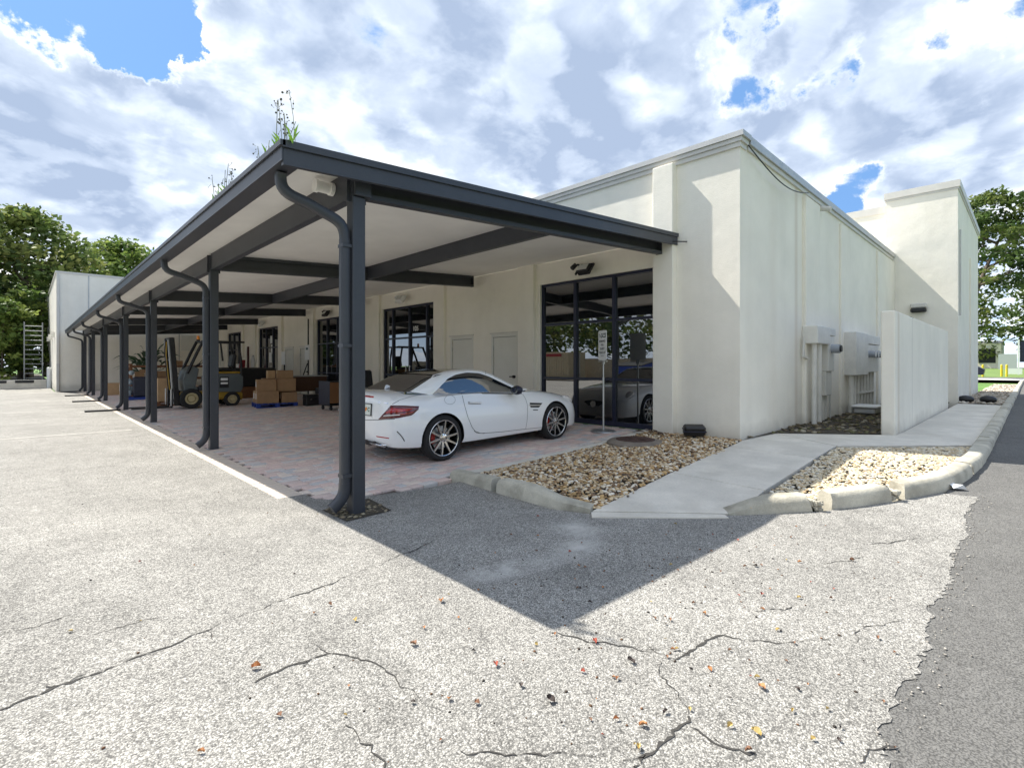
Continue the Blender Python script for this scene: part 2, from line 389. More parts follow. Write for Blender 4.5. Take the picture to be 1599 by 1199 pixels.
def stucco_material():
    m, n, l, b = nt('cream_stucco'); b.inputs['Roughness'].default_value = .88; b.inputs['Specular IOR Level'].default_value = .25
    t = N(n, 'ShaderNodeTexCoord'); vec = t.outputs['Object']
    q = N(n, 'ShaderNodeTexNoise', Scale=.8, Detail=6., Roughness=.65); l.new(vec, q.inputs['Vector'])
    r = N(n, 'ShaderNodeMapRange'); l.new(q.outputs['Fac'], r.inputs[0]); r.inputs[1].default_value = .3; r.inputs[2].default_value = .7; r.inputs[3].default_value = .905; r.inputs[4].default_value = 1.03
    # vertical water streaks
    mp = N(n, 'ShaderNodeMapping'); mp.inputs['Scale'].default_value = (.9, .9, .07); l.new(vec, mp.inputs[0])
    s = N(n, 'ShaderNodeTexNoise', Scale=2.0, Detail=5., Roughness=.6); l.new(mp.outputs[0], s.inputs['Vector'])
    sr = N(n, 'ShaderNodeMapRange'); l.new(s.outputs['Fac'], sr.inputs[0]); sr.inputs[1].default_value = .50; sr.inputs[2].default_value = .90; sr.inputs[3].default_value = 0; sr.inputs[4].default_value = .26
    m0 = N(n, 'ShaderNodeMixRGB', blend_type='MULTIPLY'); m0.inputs[0].default_value = 1; m0.inputs[1].default_value = (.88, .84, .745, 1); l.new(r.outputs[0], m0.inputs[2])
    m1 = N(n, 'ShaderNodeMixRGB'); l.new(sr.outputs[0], m1.inputs[0]); l.new(m0.outputs[0], m1.inputs[1]); m1.inputs[2].default_value = (.60, .55, .46, 1)
    cur = m1.outputs[0]
    sx = N(n, 'ShaderNodeSeparateXYZ'); l.new(vec, sx.inputs[0])
    # two rust runs on the side wall, a painted pilaster shadow line, grime above the ground line
    for xc, w, amt, c in ((8.62, .16, .34, (.50, .38, .26, 1)), (10.06, .05, .35, (.35, .34, .30, 1)), (7.35, .30, .12, (.62, .52, .40, 1))):
        a = N(n, 'ShaderNodeMath', operation='SUBTRACT'); l.new(sx.outputs[0], a.inputs[0]); a.inputs[1].default_value = xc
        a2 = N(n, 'ShaderNodeMath', operation='ABSOLUTE'); l.new(a.outputs[0], a2.inputs[0])
        a3 = N(n, 'ShaderNodeMapRange', interpolation_type='SMOOTHSTEP'); l.new(a2.outputs[0], a3.inputs[0]); a3.inputs[1].default_value = w; a3.inputs[2].default_value = 0; a3.inputs[3].default_value = 0; a3.inputs[4].default_value = amt
        a4 = N(n, 'ShaderNodeMath', operation='LESS_THAN'); l.new(sx.outputs[1], a4.inputs[0]); a4.inputs[1].default_value = -1.2
        a5 = N(n, 'ShaderNodeMath', operation='MULTIPLY'); l.new(a3.outputs[0], a5.inputs[0]); l.new(a4.outputs[0], a5.inputs[1])
        mx = N(n, 'ShaderNodeMixRGB'); l.new(a5.outputs[0], mx.inputs[0]); l.new(cur, mx.inputs[1]); mx.inputs[2].default_value = c; cur = mx.outputs[0]
    g = N(n, 'ShaderNodeTexNoise', Scale=2.5, Detail=5.); l.new(vec, g.inputs['Vector'])
    ga = N(n, 'ShaderNodeMath', operation='MULTIPLY_ADD'); l.new(g.outputs['Fac'], ga.inputs[0]); ga.inputs[1].default_value = -.5; l.new(sx.outputs[2], ga.inputs[2])
    gr = N(n, 'ShaderNodeMapRange'); l.new(ga.outputs[0], gr.inputs[0]); gr.inputs[1].default_value = .22; gr.inputs[2].default_value = -.02; gr.inputs[3].default_value = 0; gr.inputs[4].default_value = .45
    mx = N(n, 'ShaderNodeMixRGB'); l.new(gr.outputs[0], mx.inputs[0]); l.new(cur, mx.inputs[1]); mx.inputs[2].default_value = (.45, .42, .36, 1); cur = mx.outputs[0]
    l.new(cur, b.inputs['Base Color'])
    f = N(n, 'ShaderNodeTexNoise', Scale=70., Detail=4., Roughness=.6); l.new(vec, f.inputs['Vector'])
    f2 = N(n, 'ShaderNodeTexNoise', Scale=1.6, Detail=3.); l.new(vec, f2.inputs['Vector'])
    bp = N(n, 'ShaderNodeBump', Strength=.6, Distance=.008); l.new(f.outputs['Fac'], bp.inputs['Height'])
    b2 = N(n, 'ShaderNodeBump', Strength=.35, Distance=.05); l.new(f2.outputs['Fac'], b2.inputs['Height']); l.new(bp.outputs[0], b2.inputs['Normal'])
    l.new(b2.outputs[0], b.inputs['Normal'])
    return m
m_stucco = stucco_material()
m_white_metal = mat('pale_flashing', (.62, .60, .56), .5, 0, var=.06)
m_coping = mat('grey_coping', (.50, .50, .49), .45, .3, var=.08)
m_char = mat('charcoal_paint', (.040, .044, .054), .42, 0, var=.14, vscale=2., spec=.5, var2=.05)
m_soffit = mat('white_soffit', (.90, .885, .84), .7, 0, var=.05, vscale=1.5)
m_roof = mat('roof_metal', (.10, .13, .18), .35, .5)
m_frame = mat('navy_aluminium', (.016, .020, .045), .35, 0, spec=.5)
m_glass = mat('dark_glass', (.006, .008, .010), .01, 0, spec=.5, ior=2.9)
m_door = mat('cream_door', (.70, .69, .63), .5, 0, var=.03)
m_black = mat('black_plastic', (.014, .014, .016), .45)
m_rubber = mat('rubber', (.018, .018, .019), .85, var=.2, vscale=8)
m_steel = mat('galvanised_steel', (.50, .51, .52), .38, .85, var=.08)
m_chrome = mat('chrome', (.75, .75, .76), .12, 1.)
m_concrete = mat('concrete', (.65, .61, .535), .9, 0, var=.13, vscale=2.2, bump=.25, bscale=60, var2=.08, v2scale=55, tint=(.54, .50, .43))
m_curb = mat('old_curb_concrete', (.47, .44, .36), .92, 0, var=.22, vscale=4., bump=.5, bscale=45, var2=.12, v2scale=80, tint=(.25, .23, .18))
m_white_paint = mat('white_sign', (.80, .81, .80), .45)
m_ink = mat('dark_ink', (.02, .06, .07), .5)
m_grayink = mat('grey_ink', (.10, .11, .11), .6)
m_cardboard = mat('cardboard', (.36, .22, .115), .8, 0, var=.10, vscale=5, bump=.08)
m_cardboard2 = mat('pale_cardboard', (.47, .31, .17), .8, 0, var=.10, vscale=5, bump=.08)
m_tape = mat('parcel_tape', (.55, .45, .30), .35)
m_blue = mat('blue_plastic', (.015, .05, .28), .5, var=.1)
m_navy = mat('navy_wrap', (.010, .014, .035), .35, var=.2, vscale=6)
m_wood = mat('brown_wood', (.20, .085, .035), .6, var=.25, vscale=4, stretch=(1, 8, 8))
m_brownboard = mat('brown_board', (.24, .115, .045), .7, var=.1)
m_amber = mat('amber_lens', (.9, .30, .03), .2)
m_soil = mat('dark_soil', (.055, .045, .032), .95, var=.35, vscale=9, bump=.6, bscale=30)
m_bark = mat('tree_bark', (.12, .095, .075), .95, var=.3, vscale=3, bump=.6, bscale=14, stretch=(3, 3, .6))
m_grass_ground = mat('lawn_green', (.10, .20, .035), .95, var=.35, vscale=.6, var2=.3, v2scale=8)
m_leaf = attr_mat('tree_leaves', 'tone', .6, translucent=.35)
m_stone = attr_mat('river_stone', 'tone', .75, bump=.2, bscale=70)
# ---------------------------------------------------------------- ground sheets
g = MB(); nx = 40
g.add([(-400, -400, -.06), (400, -400, -.06), (400, 400, -.06), (-400, 400, -.06)], [(0, 1, 2, 3)])
tag(g.build('ground', m_grass_ground), kind='structure')

m_lot = asphalt_material('bleached_asphalt', .155, .52, (1.0, .965, .89), 150., blobs=[
    (*ground_at(925, 832, zin)[:2], *ground_at(880, 805, zin)[:2], .22), (*ground_at(870, 870, zin)[:2], *ground_at(930, 835, zin)[:2], .16),
    (*ground_at(720, 905, zin)[:2], *ground_at(880, 865, zin)[:2], .14)])
m_road = asphalt_material('smooth_grey_asphalt', .15, .185, (1.0, .975, .92), 120., big=.10)

# parking lot: outline follows the pavers, the curb and the ragged edge of the old surface
front_pav = [(-.37, 1.055), (-.088, 1.05), (-.08, .76), (.10, .58), (.50, .39), (1.05, .24), (1.44, .20)]
curb_l = [(1.43, .12), (1.43, -.60), (1.45, -1.25), (1.60, -1.62)]
ramp = [(1.95, -2.0), (2.30, -2.36), (2.55, -2.62)]
curb_r = [(2.76, -2.83), (3.13, -3.16), (3.80, -3.58), (4.44, -3.90), (5.28, -4.09)]
def zlot(x, y):
    w = min(max((y+1.2)/1.4, 0), 1)
    w = w*w*(3-2*w)
    return w*zin(x)*.8 + (1-w)*zout(x) if x > 0 else 0.0
rj = random.Random(3)
ragged = []; x = 4.5
while x > -14:
    ragged.append((x, -4.17 + .02*math.sin(x*5.3)+.012*math.sin(x*17)+rj.uniform(-.018, .018) - .015*max(0, -x))); x -= rj.uniform(.015, .045)
wedge = [(0, -4.2)] + [(p[0], p[1]) for p in []]
near = front_pav[2:] + curb_l + ramp + curb_r[:4] + [p for p in ragged if p[0] > .02] + [(0, ragged[-1][1]+0.0)]
def fill_poly(poly, zf, extra=()):
    bm = bmesh.new(); vs = [bm.verts.new((p[0], p[1], zf(*p))) for p in poly]
    es = [bm.edges.new((vs[i], vs[(i+1) % len(vs)])) for i in range(len(vs))]
    bmesh.ops.triangle_fill(bm, edges=es, use_beauty=True)
    bm.verts.index_update()
    V = [v.co[:] for v in bm.verts]; F = [[v.index for v in f.verts] for f in bm.faces]; bm.free()
    a = Vector(V[F[0][1]])-Vector(V[F[0][0]]); b = Vector(V[F[0][2]])-Vector(V[F[0][0]])
    return V, [f if (Vector(V[f[1]])-Vector(V[f[0]])).cross(Vector(V[f[2]])-Vector(V[f[0]])).z > 0 else f[::-1] for f in F]
lot = MB()
rag0 = [p for p in ragged if p[0] <= .02]
lot_poly = [(0.0, rag0[0][1])] + rag0 + [(-14, -4.6), (-40, -4.6), (-40, 70), (-1.2, 70), (-1.2, 31.6), (-.37, 31.6)] + [(-.37, 1.055), (-.088, 1.05), (-.08, .76), (.0, .67)]
V, F = fill_poly(lot_poly, lambda x, y: 0.0); lot.add(V, F)
near = [(.0, .67)] + front_pav[3:] + curb_l + ramp + curb_r[:4] + [p for p in ragged if .02 < p[0]] + [(0.0, rag0[0][1])]
V, F = fill_poly(near, zlot); lot.add(V, F)
parking_lot = tag(lot.build('parking_lot', m_lot), kind='structure')

road = MB()
xs = [-60, -14, 0, 2.5, 3.5, 4.6, 5.8, 20, 62]
for a, b in zip(xs, xs[1:]):
    za, zb = zout(a)-.004, zout(b)-.004
    road.add([(a, -14, za), (b, -14, zb), (b, -3.95, zb), (a, -3.95, za)], [(0, 1, 2, 3)])
road.add([(62, -60, .19), (68, -60, .19), (68, 40, .19), (62, 40, .19)], [(0, 1, 2, 3)])
tag(road.build('road', m_road), kind='structure')
m_pale = mat('pale_concrete_road', (.62, .60, .56), .9, var=.06)
st = MB(); st.add([(55, -40, .205), (62, -40, .205), (62, 10, .205), (55, 10, .205)], [(0, 1, 2, 3)])
tag(st.build('cross_street', m_pale), kind='structure')
lw = MB(); m_lawn = mat('far_lawn', (.13, .20, .045), .95, var=.3, vscale=.5, var2=.25, v2scale=6)  # plain lawn green with random tone variation
lw.add([(68, -60, .2), (110, -60, .35), (160, -60, .8), (160, 40, .8), (110, 40, .35), (68, 40, .2)], [(0, 1, 4, 5), (1, 2, 3, 4)])
tag(lw.build('lawn', m_lawn), kind='structure')

# loose grit along the ragged joint and in scattered drifts
gp = []; rg_ = np.random.default_rng(77)
for (x, y) in ragged[::2]:
    for _ in range(3): gp.append((x+rg_.normal(0, .03), y+rg_.normal(-.03, .05)))
V0 = None
def grit(name, pts, size, pal, zf):
    bm = bmesh.new(); bmesh.ops.create_icosphere(bm, subdivisions=1, radius=1); V_ = np.array([v.co[:] for v in bm.verts]); F_ = np.array([[v.index for v in f.verts] for f in bm.faces]); bm.free()
    Vs = []; Fs = []; Cs = []
    for i, (x, y) in enumerate(pts):
        s_ = size*rg_.uniform(.5, 1.6); Vs.append(V_*s_*rg_.uniform(.6, 1.2, 3)*np.array([1, 1, .6])+np.array([x, y, zf(x)+s_*.25])); Fs.append(F_+i*len(V_)); Cs.append(np.tile(np.array(pal[rg_.integers(len(pal))]), (len(V_), 1)))
    return tag(np_obj(name, np.concatenate(Vs), np.concatenate(Fs), m_stone, np.concatenate(Cs)), kind='stuff')
zr = lambda x: max(0, zout(x))
grit('loose_grit', gp, .0052, [(.40, .37, .33), (.30, .28, .25), (.20, .18, .16), (.46, .43, .38)], zr)

dk = []
for _ in range(420):
    x, y = rg_.uniform(-9, 2.4), rg_.uniform(-4.0, 9)
    if rg_.random() < .55: x, y = rg_.normal(.2, 1.3), rg_.normal(-2.9, .7)
    if (x < -.35 or y < -.4) and (x < 1.3 or y < -2.6+1.1*(1.9-x)) and y > -4.05 and x < 2.3: dk.append((x, y))
grit('leaf_litter', dk, .006, [(.05, .035, .025), (.11, .06, .03), (.16, .08, .04), (.03, .025, .022)], zr)

# cracks: narrow dark ribbons lying in the surface
m_crack = mat('crack_filler', (.045, .042, .038), .95)
cr = MB(); rc = random.Random(11)
CR = [([(0,1108),(60,1085),(110,1066),(160,1049)], .016), ([(160,1049),(230,1020),(320,985),(420,945),(490,920),(560,893),(640,862),(690,840)], .011),
      ([(400,1066),(440,1046),(480,1032),(515,1020)], .014), ([(515,1020),(560,1027),(600,1045),(640,1075),(690,1110)], .008),
      ([(862,988),(930,1003),(1010,1016),(1030,1020)], .010), ([(1045,1028),(1075,1022),(1100,1003),(1128,992)], .014), ([(1128,992),(1160,1000),(1250,1002),(1310,990)], .006),
      ([(1030,1030),(1040,1062),(1075,1115)], .005), ([(1075,1118),(1050,1142),(1010,1180),(990,1198)], .013), ([(1078,1135),(1130,1165),(1180,1175)], .010),
      ([(1350,852),(1420,842),(1465,838)], .009), ([(1290,880),(1350,870)], .006), ([(1180,955),(1245,945)], .007), ([(540,1130),(580,1165),(600,1199)], .007),
      ([(1340,1190),(1375,1170),(1400,1165)], .008), ([(720,1172),(790,1180),(860,1176),(930,1182)], .007), ([(150,990),(200,975),(250,965)], .006), ([(0,990),(60,978),(110,960)],.006),
      ([(1410,965),(1340,985),(1330,1010)], .006), ([(1510,1115),(1540,1040)], .0)]
for pts, w in list(CR):
    for k in range(2 if w > .009 else 0):
        a = pts[rc.randrange(1, len(pts))]; ang = rc.uniform(0, 6.28); L = rc.uniform(15, 45); b = (a[0]+math.cos(ang)*L, a[1]+math.sin(ang)*L*.5); CR.append(([a, b], w*.45))
for pts, w in CR:
    if w == 0: continue
    P = [ground_at(a, b, lambda x: max(0, zout(x))) for a, b in pts]
    Q = []
    for a, b in zip(P, P[1:]):
        k = max(2, int((b-a).length/.022)); ph = rc.uniform(0, 6)
        for i in range(k): f_ = i/k; dn = Vector((-(b-a).y, (b-a).x, 0)).normalized(); Q.append(a.lerp(b, f_) + dn*(.014*math.sin(f_*k*.33+ph)+.008*math.sin(f_*k*.9+ph*2))*min(1, 6*f_, 6*(1-f_)) + Vector((rc.uniform(-.006, .006), rc.uniform(-.006, .006), 0)))
    Q.append(P[-1]); vs = []
    for i, p in enumerate(Q):
        t = (Q[min(i+1, len(Q)-1)]-Q[max(i-1, 0)]).normalized(); s_ = Vector((-t.y, t.x, 0))
        ww = w*(rc.uniform(.15, .8) if rc.random() > .04 else .06)*.78*(.7+.5*math.sin(i*.17))
        vs += [p+s_*ww+Vector((0, 0, .003)), p-s_*ww+Vector((0, 0, .003))]
    cr.add(vs, [(2*i, 2*i+1, 2*i+3, 2*i+2) for i in range(len(Q)-1)])
tag(cr.build('pavement_crack', m_crack, parking_lot), kind='stuff')

# worn stall lines
m_line = mat('worn_line_paint', (.42, .40, .365), .9, var=.2, vscale=4)
for (x0, y0, x1, y1) in ((-5.8, 9.2, -.62, 9.24), (-5.8, 15.6, -.62, 17.3), (-5.8, 21.2, -.62, 23.2)):
    q = MB(); d = Vector((x1-x0, y1-y0, 0)).normalized(); s_ = Vector((-d.y, d.x, 0))*.05
    a = Vector((x0, y0, .004)); b = Vector((x1, y1, .004)); q.add([a-s_, b-s_, b+s_, a+s_], [(0, 1, 2, 3)])
    tag(q.build('stall_line', m_line), kind='structure')

# ---------------------------------------------------------------- pavers
bed_poly = [(-.37, 31.6), (-.37, 1.06), (-.14, .80), (.10, .58), (.50, .39), (1.05, .24), (1.44, .20), (1.50, .40), (2, .41), (4.3, .41), (5.87, .41), (5.87, 31.6), (4.3, 31.6), (2, 31.6), (0, 31.6)]
bd = MB()
for (xa, xb) in ((-.37, 0), (0, 2), (2, 4.3), (4.3, 5.92)):
    bd.add([(xa, .70 if xb <= 0 else .42, zin(xa)-.022), (xb, .42 if xb > 0 else .70, zin(xb)-.022), (xb, 31.6, zin(xb)-.022), (xa, 31.6, zin(xa)-.022)], [(0, 1, 2, 3)])
paving = tag(bd.build('paver_pavement', mat('joint_sand', (.12, .10, .085), .95, var=.3, vscale=8)), kind='structure')
pav_cols = [(.69, .53, .475), (.62, .495, .45), (.63, .58, .55), (.54, .52, .515), (.72, .61, .53), (.66, .54, .49)]
m_pav = [mat('paver_clay', c, .85, var=.14, vscale=7, bump=.35, bscale=50, var2=.12, v2scale=60) for c in pav_cols]
m_border = mat('border_paver', (.64, .545, .455), .85, var=.15, vscale=6, bump=.3, bscale=50, var2=.10, v2scale=60)
def front_y(x): return interp(x, front_pav) if x < 1.44 else .40
rp = random.Random(5); pavers = []
y = 1.06
while y < 31.45:   # soldier course along the lot
    pavers.append((-.225, y+.055, .272, .104, 6)); y += .11
y = .2
row = 0
while y < 31.4:
    x = -.09 + (rp.random()*.1 if row % 2 else 0); yc = y+.0725
    while x < 5.80:
        L = rp.choice((.105, .155, .205, .205, .235))
        if x+L > 5.86: L = 5.86-x
        if L > .05 and yc-.07 > front_y(x+L/2)+.005: pavers.append((x+L/2, yc, L-.008, .137, rp.choice((0, 0, 0, 1, 1, 2, 2, 3, 4, 4, 5)) if rp.random() > .04 else 3))
        x += L
    y += .145; row += 1
cxy = Vector((CAM.x, CAM.y))
def vis(p):
    d = Vector((p[0]-CAM.x, p[1]-CAM.y, 0)); f = d.dot(FWD); sx = 799.5+FPX*d.dot(RGT)/f; sy = HY+FPX*(CAM.z)/f
    return 0 < sx < 1599 and sy < 1250
pavers.sort(key=lambda p: (0 if vis(p) else 1, (Vector((p[0], p[1]))-cxy).length))
pm = {}
mats7 = m_pav + [m_border]
for i, (px, py, L, Wd, c) in enumerate(pavers[:300]):
    k = (round(L, 3), round(Wd, 3), c)
    if k not in pm:
        q = MB(); q.box(-L/2, L/2, -Wd/2, Wd/2, -.05, 0, c=.005); pm[k] = q.mesh('paver', mats7[c])
    o = bpy.data.objects.new('paver', pm[k]); COL.objects.link(o); o.parent = paving
    o.location = (px, py, zin(px)+rp.uniform(-.0025, .0025)); o.rotation_euler = (rp.uniform(-.006, .006), -math.atan2(zin(px+.2)-zin(px-.2), .4), rp.uniform(-.012, .012))
rest = MB()
for (px, py, L, Wd, c) in pavers[300:]:
    dz = rp.uniform(-.003, .003); x0, x1, y0, y1 = px-L/2, px+L/2, py-Wd/2, py+Wd/2
    za, zb = zin(x0)+dz, zin(x1)+dz
    rest.add([(x0, y0, za-.04), (x1, y0, zb-.04), (x1, y1, zb-.04), (x0, y1, za-.04), (x0, y0, za), (x1, y0, zb), (x1, y1, zb), (x0, y1, za)],
             [(4, 5, 6, 7), (0, 1, 5, 4), (1, 2, 6, 5), (2, 3, 7, 6), (3, 0, 4, 7)], c)
tag(rest.build('far_pavers', mats7, paving), kind='stuff')

# ---------------------------------------------------------------- sidewalk, curbs, planting beds
def zi(x, y): return zin(x)
sidewalk = MB()
sidewalk.add([(1.6, -1.66, -.05), (2.55, -2.66, -.05), (6.4, -2.66, .10), (7.9, -4.0, .10), (19, -4.0, .10), (19, -1.4, .10), (5.9, -1.4, .10)], [(0, 1, 2, 3, 4, 5, 6)])
sidewalk = tag(sidewalk.build('sidewalk', m_soil), kind='structure')
def zsw(x, y):   # the ramp falls to the lot at its foot
    t = min(max((x-1.75-(-y-1.6)*.8)/1.4, 0), 1)
    return zin(x)*t + (1-t)*(.012+zout(x))
slabs = [[(1.66, -1.58), (2.58, -2.62), (2.62, -2.60), (3.39, -2.57), (3.43, -1.46), (2.4, -1.52)],
         [(3.44, -1.46), (3.40, -2.57), (5.26, -2.56), (5.32, -1.38)],
         [(5.33, -1.38), (5.27, -2.56), (6.28, -2.56), (7.08, -1.46), (5.86, -1.37)],
         [(7.10, -1.46), (6.30, -2.57), (7.84, -3.98), (8.9, -3.98), (8.9, -2.96), (8.36, -2.95)]]
xx = 8.92
while xx < 18.4:
    slabs.append([(xx, -2.97), (xx, -3.985), (xx+1.58, -3.985), (xx+1.58, -2.97)]); xx += 1.60
for i, sl in enumerate(slabs):
    n_ = len(sl); c = Vector((sum(p[0] for p in sl)/n_, sum(p[1] for p in sl)/n_))
    sl = [tuple(c+(Vector(p)-c)*(1-.004/max((Vector(p)-c).length, .1))) for p in sl]
    q = MB(); q.prism(sl, lambda x, y: zsw(x, y)-.09, zsw)
    q.build('slab', m_concrete, sidewalk, bevel=.006)
# concrete apron at the ramp foot
q = MB(); q.prism([(1.62, -1.60), (1.50, -1.70), (1.95, -2.16), (2.40, -2.60), (2.47, -2.53), (2.05, -2.06)], -.06, lambda x, y: .014+zout(x)); q.build('ramp_lip', m_concrete, sidewalk, bevel=.006)

curb = root('curb', (3, -3, 0), None, None); curb['kind'] = 'structure'
rk = random.Random(21)
def curb_piece(path, h0, h1, w, endcut=(0, 0), zf=zout, inner=1):
    """path along the road face; stone rises h above the road, w wide to the inner (left) side"""
    q = MB(); P = []
    for a, b in zip(path, path[1:]):
        k = max(2, int((Vector(b)-Vector(a)).length/.12))
        for i in range(k): P.append(Vector((*a, 0)).lerp(Vector((*b, 0)), i/k))
    P.append(Vector((*path[-1], 0))); vs = []; n_ = len(P)
    for i, p in enumerate(P):
        t = (P[min(i+1, n_-1)]-P[max(i-1, 0)]).normalized(); s_ = Vector((-t.y, t.x, 0))*inner
        f = i/(n_-1); h = h0+(h1-h0)*min(f*1.0, 1) if not callable(h0) else h0(f)
        z = zf(p.x); j = lambda a: rk.uniform(-a, a)
        vs += [p+s_*.0+Vector((0, 0, z-.1)), p+s_*(.012+j(.004))+Vector((0, 0, z+h*.62+j(.006))), p+s_*(.045+j(.006))+Vector((0, 0, z+h*.95+j(.006))), p+s_*(.075)+Vector((0, 0, z+h+j(.004))), p+s_*(w-.02)+Vector((0, 0, z+h+.004+j(.004))), p+s_*w+Vector((0, 0, z+h-.02)), p+s_*w+Vector((0, 0, z-.1))]
    k = 7
    for e, i0, sg in ((endcut[0], 0, 1), (endcut[1], n_-1, -1)):
        if e:
            t = (P[1]-P[0]).normalized()*sg if i0 == 0 else (P[-1]-P[-2]).normalized()*sg
            for j_ in range(1, 6): vs[i0*k+j_] = vs[i0*k+j_] + t*rk.uniform(0, e)*(.4+j_*.16)
    fs = []
    for i in range(n_-1):
        for j_ in range(k-1): fs.append((i*k+j_, (i+1)*k+j_, (i+1)*k+j_+1, i*k+j_+1) if inner > 0 else (i*k+j_, i*k+j_+1, (i+1)*k+j_+1, (i+1)*k+j_))
    fs += [tuple(range(k)), tuple(range((n_-1)*k+k-1, (n_-1)*k-1, -1))]
    q.add(vs, fs)
    return q.build('curb_segment', m_curb, curb, smooth=True, ang=50, world=True)
cr_path = [(2.50, -2.56), (2.80, -2.86), (3.13, -3.16), (3.50, -3.41), (3.80, -3.58), (4.12, -3.75), (4.44, -3.90), (4.86, -4.02), (5.28, -4.09), (6.0, -4.15), (6.9, -4.17)]
def sub(path, a, b): return path[a:b]
curb_piece([(2.50, -2.56), (2.80, -2.86), (3.10, -3.135)], lambda f: .02+.125*min(f*2.2, 1), 0, .19, (0, .10))
curb_piece([(3.22, -3.225), (3.50, -3.41), (3.80, -3.58), (3.86, -3.61)], .150, .150, .19, (.06, .08))
curb_piece([(3.99, -3.685), (4.12, -3.75), (4.44, -3.90), (4.86, -4.02), (5.28, -4.09), (5.45, -4.105)], .150, .135, .19, (.08, .05))
curb_piece([(5.50, -4.11), (6.0, -4.15), (6.55, -4.165)], .13, .11, .19, (.04, .02))
xs_ = [6.58, 8.6, 10.8, 13.2, 16.0, 19.0, 23.0, 28.0, 34.0, 41.0, 50.0]
for a, b in zip(xs_, xs_[1:]):
    curb_piece([(a, -4.17+rk.uniform(-.015, .015)), ((a+b)/2, -4.165), (b-.03, -4.17)], .10, .10, .20, (.02, .02))
curb_piece([(1.42, .40), (1.42, .12), (1.43, -.36)], .105, .125, .17, (0, .05), zf=lambda x: .03)
curb_piece([(1.43, -.43), (1.44, -.9), (1.47, -1.28), (1.60, -1.60)], lambda f: .135-.115*max(0, (f-.45)/.55), 0, .17, (.05, 0), zf=lambda x: .03)
rb = MB()   # broken concrete in the open joints
for (cx_, cy_) in ((3.16, -3.15), (3.93, -3.62), (5.47, -4.05)):
    for _ in range(60):
        a = rk.uniform(.012, .035); p = Vector((cx_+rk.uniform(-.05, .05), cy_+rk.uniform(-.02, .14), zout(cx_)+rk.uniform(.0, .09)))
        rb.blob(p, a, n=5, rg=3, sq=(rk.uniform(.7, 1.3), rk.uniform(.7, 1.3), rk.uniform(.5, 1)))
tag(rb.build('broken_concrete', m_curb, curb, world=True), kind='stuff')
es = MB(); es.sweep([(1.50, .34, .10), (2.0, .33, zin(2)+.03), (3.2, .33, zin(3.2)+.03), (4.3, .32, zin(4.3)+.03), (5.86, .30, .26)], [(-.06, -.1), (.06, -.1), (.06, .0), (-.06, .0)])
es.build('edging_strip', m_concrete, curb, world=True, bevel=.008)

def in_poly(x, y, P):
    c = False; j = len(P)-1
    for i in range(len(P)):
        if (P[i][1] > y) != (P[j][1] > y) and x < (P[j][0]-P[i][0])*(y-P[i][1])/(P[j][1]-P[i][1])+P[i][0]: c = not c
        j = i
    return c
def ico(sub=1):
    bm = bmesh.new(); bmesh.ops.create_icosphere(bm, subdivisions=sub, radius=1)
    V = np.array([v.co[:] for v in bm.verts]); F = np.array([[v.index for v in f.verts] for f in bm.faces]); bm.free(); return V, F
IV, IF = ico(2); IV1, IF1 = ico(1)
def stones(name, poly, n, size, zf, palette, seed, flat=.55, lift=.0, mt=None, spill=0, lo=False):
    r = np.random.default_rng(seed); V0, F0 = (IV1, IF1) if lo else (IV, IF)
    xs = [p[0] for p in poly]; ys = [p[1] for p in poly]; pts = []
    while len(pts) < n:
        x = r.uniform(min(xs)-spill, max(xs)+spill); y = r.uniform(min(ys)-spill, max(ys)+spill)
        if in_poly(x, y, poly) or (spill and r.random() < .03 and any(in_poly(x+a, y+b, poly) for a, b in ((spill, 0), (-spill, 0), (0, spill), (0, -spill)))): pts.append((x, y))
    Vs = []; Fs = []; Cs = []; pal = np.array(palette); nv = len(V0)
    for i, (x, y) in enumerate(pts):
        s = size*r.uniform(.6, 1.35); sc = np.array([s*r.uniform(.75, 1.35), s*r.uniform(.7, 1.1), s*flat*r.uniform(.7, 1.2)])
        V = V0*(1+.16*np.sin(V0[:, [1, 2, 0]]*r.uniform(1.5, 3.5)+r.uniform(0, 6, 3)))*sc
        a = r.uniform(0, 6.28); t = r.uniform(-.45, .45)
        Rz = np.array([[math.cos(a), -math.sin(a), 0], [math.sin(a), math.cos(a), 0], [0, 0, 1]]); Rx = np.array([[1, 0, 0], [0, math.cos(t), -math.sin(t)], [0, math.sin(t), math.cos(t)]])
        V = V @ Rx.T @ Rz.T + np.array([x, y, zf(x, y)+r.uniform(-.1, .9)*size*flat+lift])
        Vs.append(V); Fs.append(F0+i*nv); c = pal[r.integers(len(pal))]*r.uniform(.8, 1.15); Cs.append(np.tile(c, (nv, 1)))
    return tag(np_obj(name, np.concatenate(Vs), np.concatenate(Fs), mt or m_stone, np.concatenate(Cs), smooth=True), kind='stuff')
def bed(name, poly, zf):
    q = MB(); V, F = fill_poly(poly, zf); q.add(V, F); return tag(q.build(name, m_soil), kind='structure')
pal1 = [(.62, .50, .34), (.68, .59, .45), (.42, .27, .13), (.30, .18, .085), (.62, .48, .30), (.50, .38, .23), (.74, .68, .57), (.20, .13, .08), (.50, .33, .15), (.14, .10, .07)]
bed1 = [(1.62, .26), (1.60, -.5), (1.62, -1.2), (1.78, -1.56), (3.44, -1.45), (5.85, -1.35), (5.86, .24), (3.5, .27)]
def zb1(x, y):
    t = min(max((y+1.62)/.75, 0), 1); t = t*t*(3-2*t)
    return zin(x)*t+(1-t)*(min(zsw(x, -1.55), zin(x)))
mound = lambda x, y: zb1(x, y)+.003+.035*math.sin(min(max((x-1.5)/4.3, 0), 1)*math.pi)*math.sin(min(max((y+1.5)/1.8, 0), 1)*math.pi)
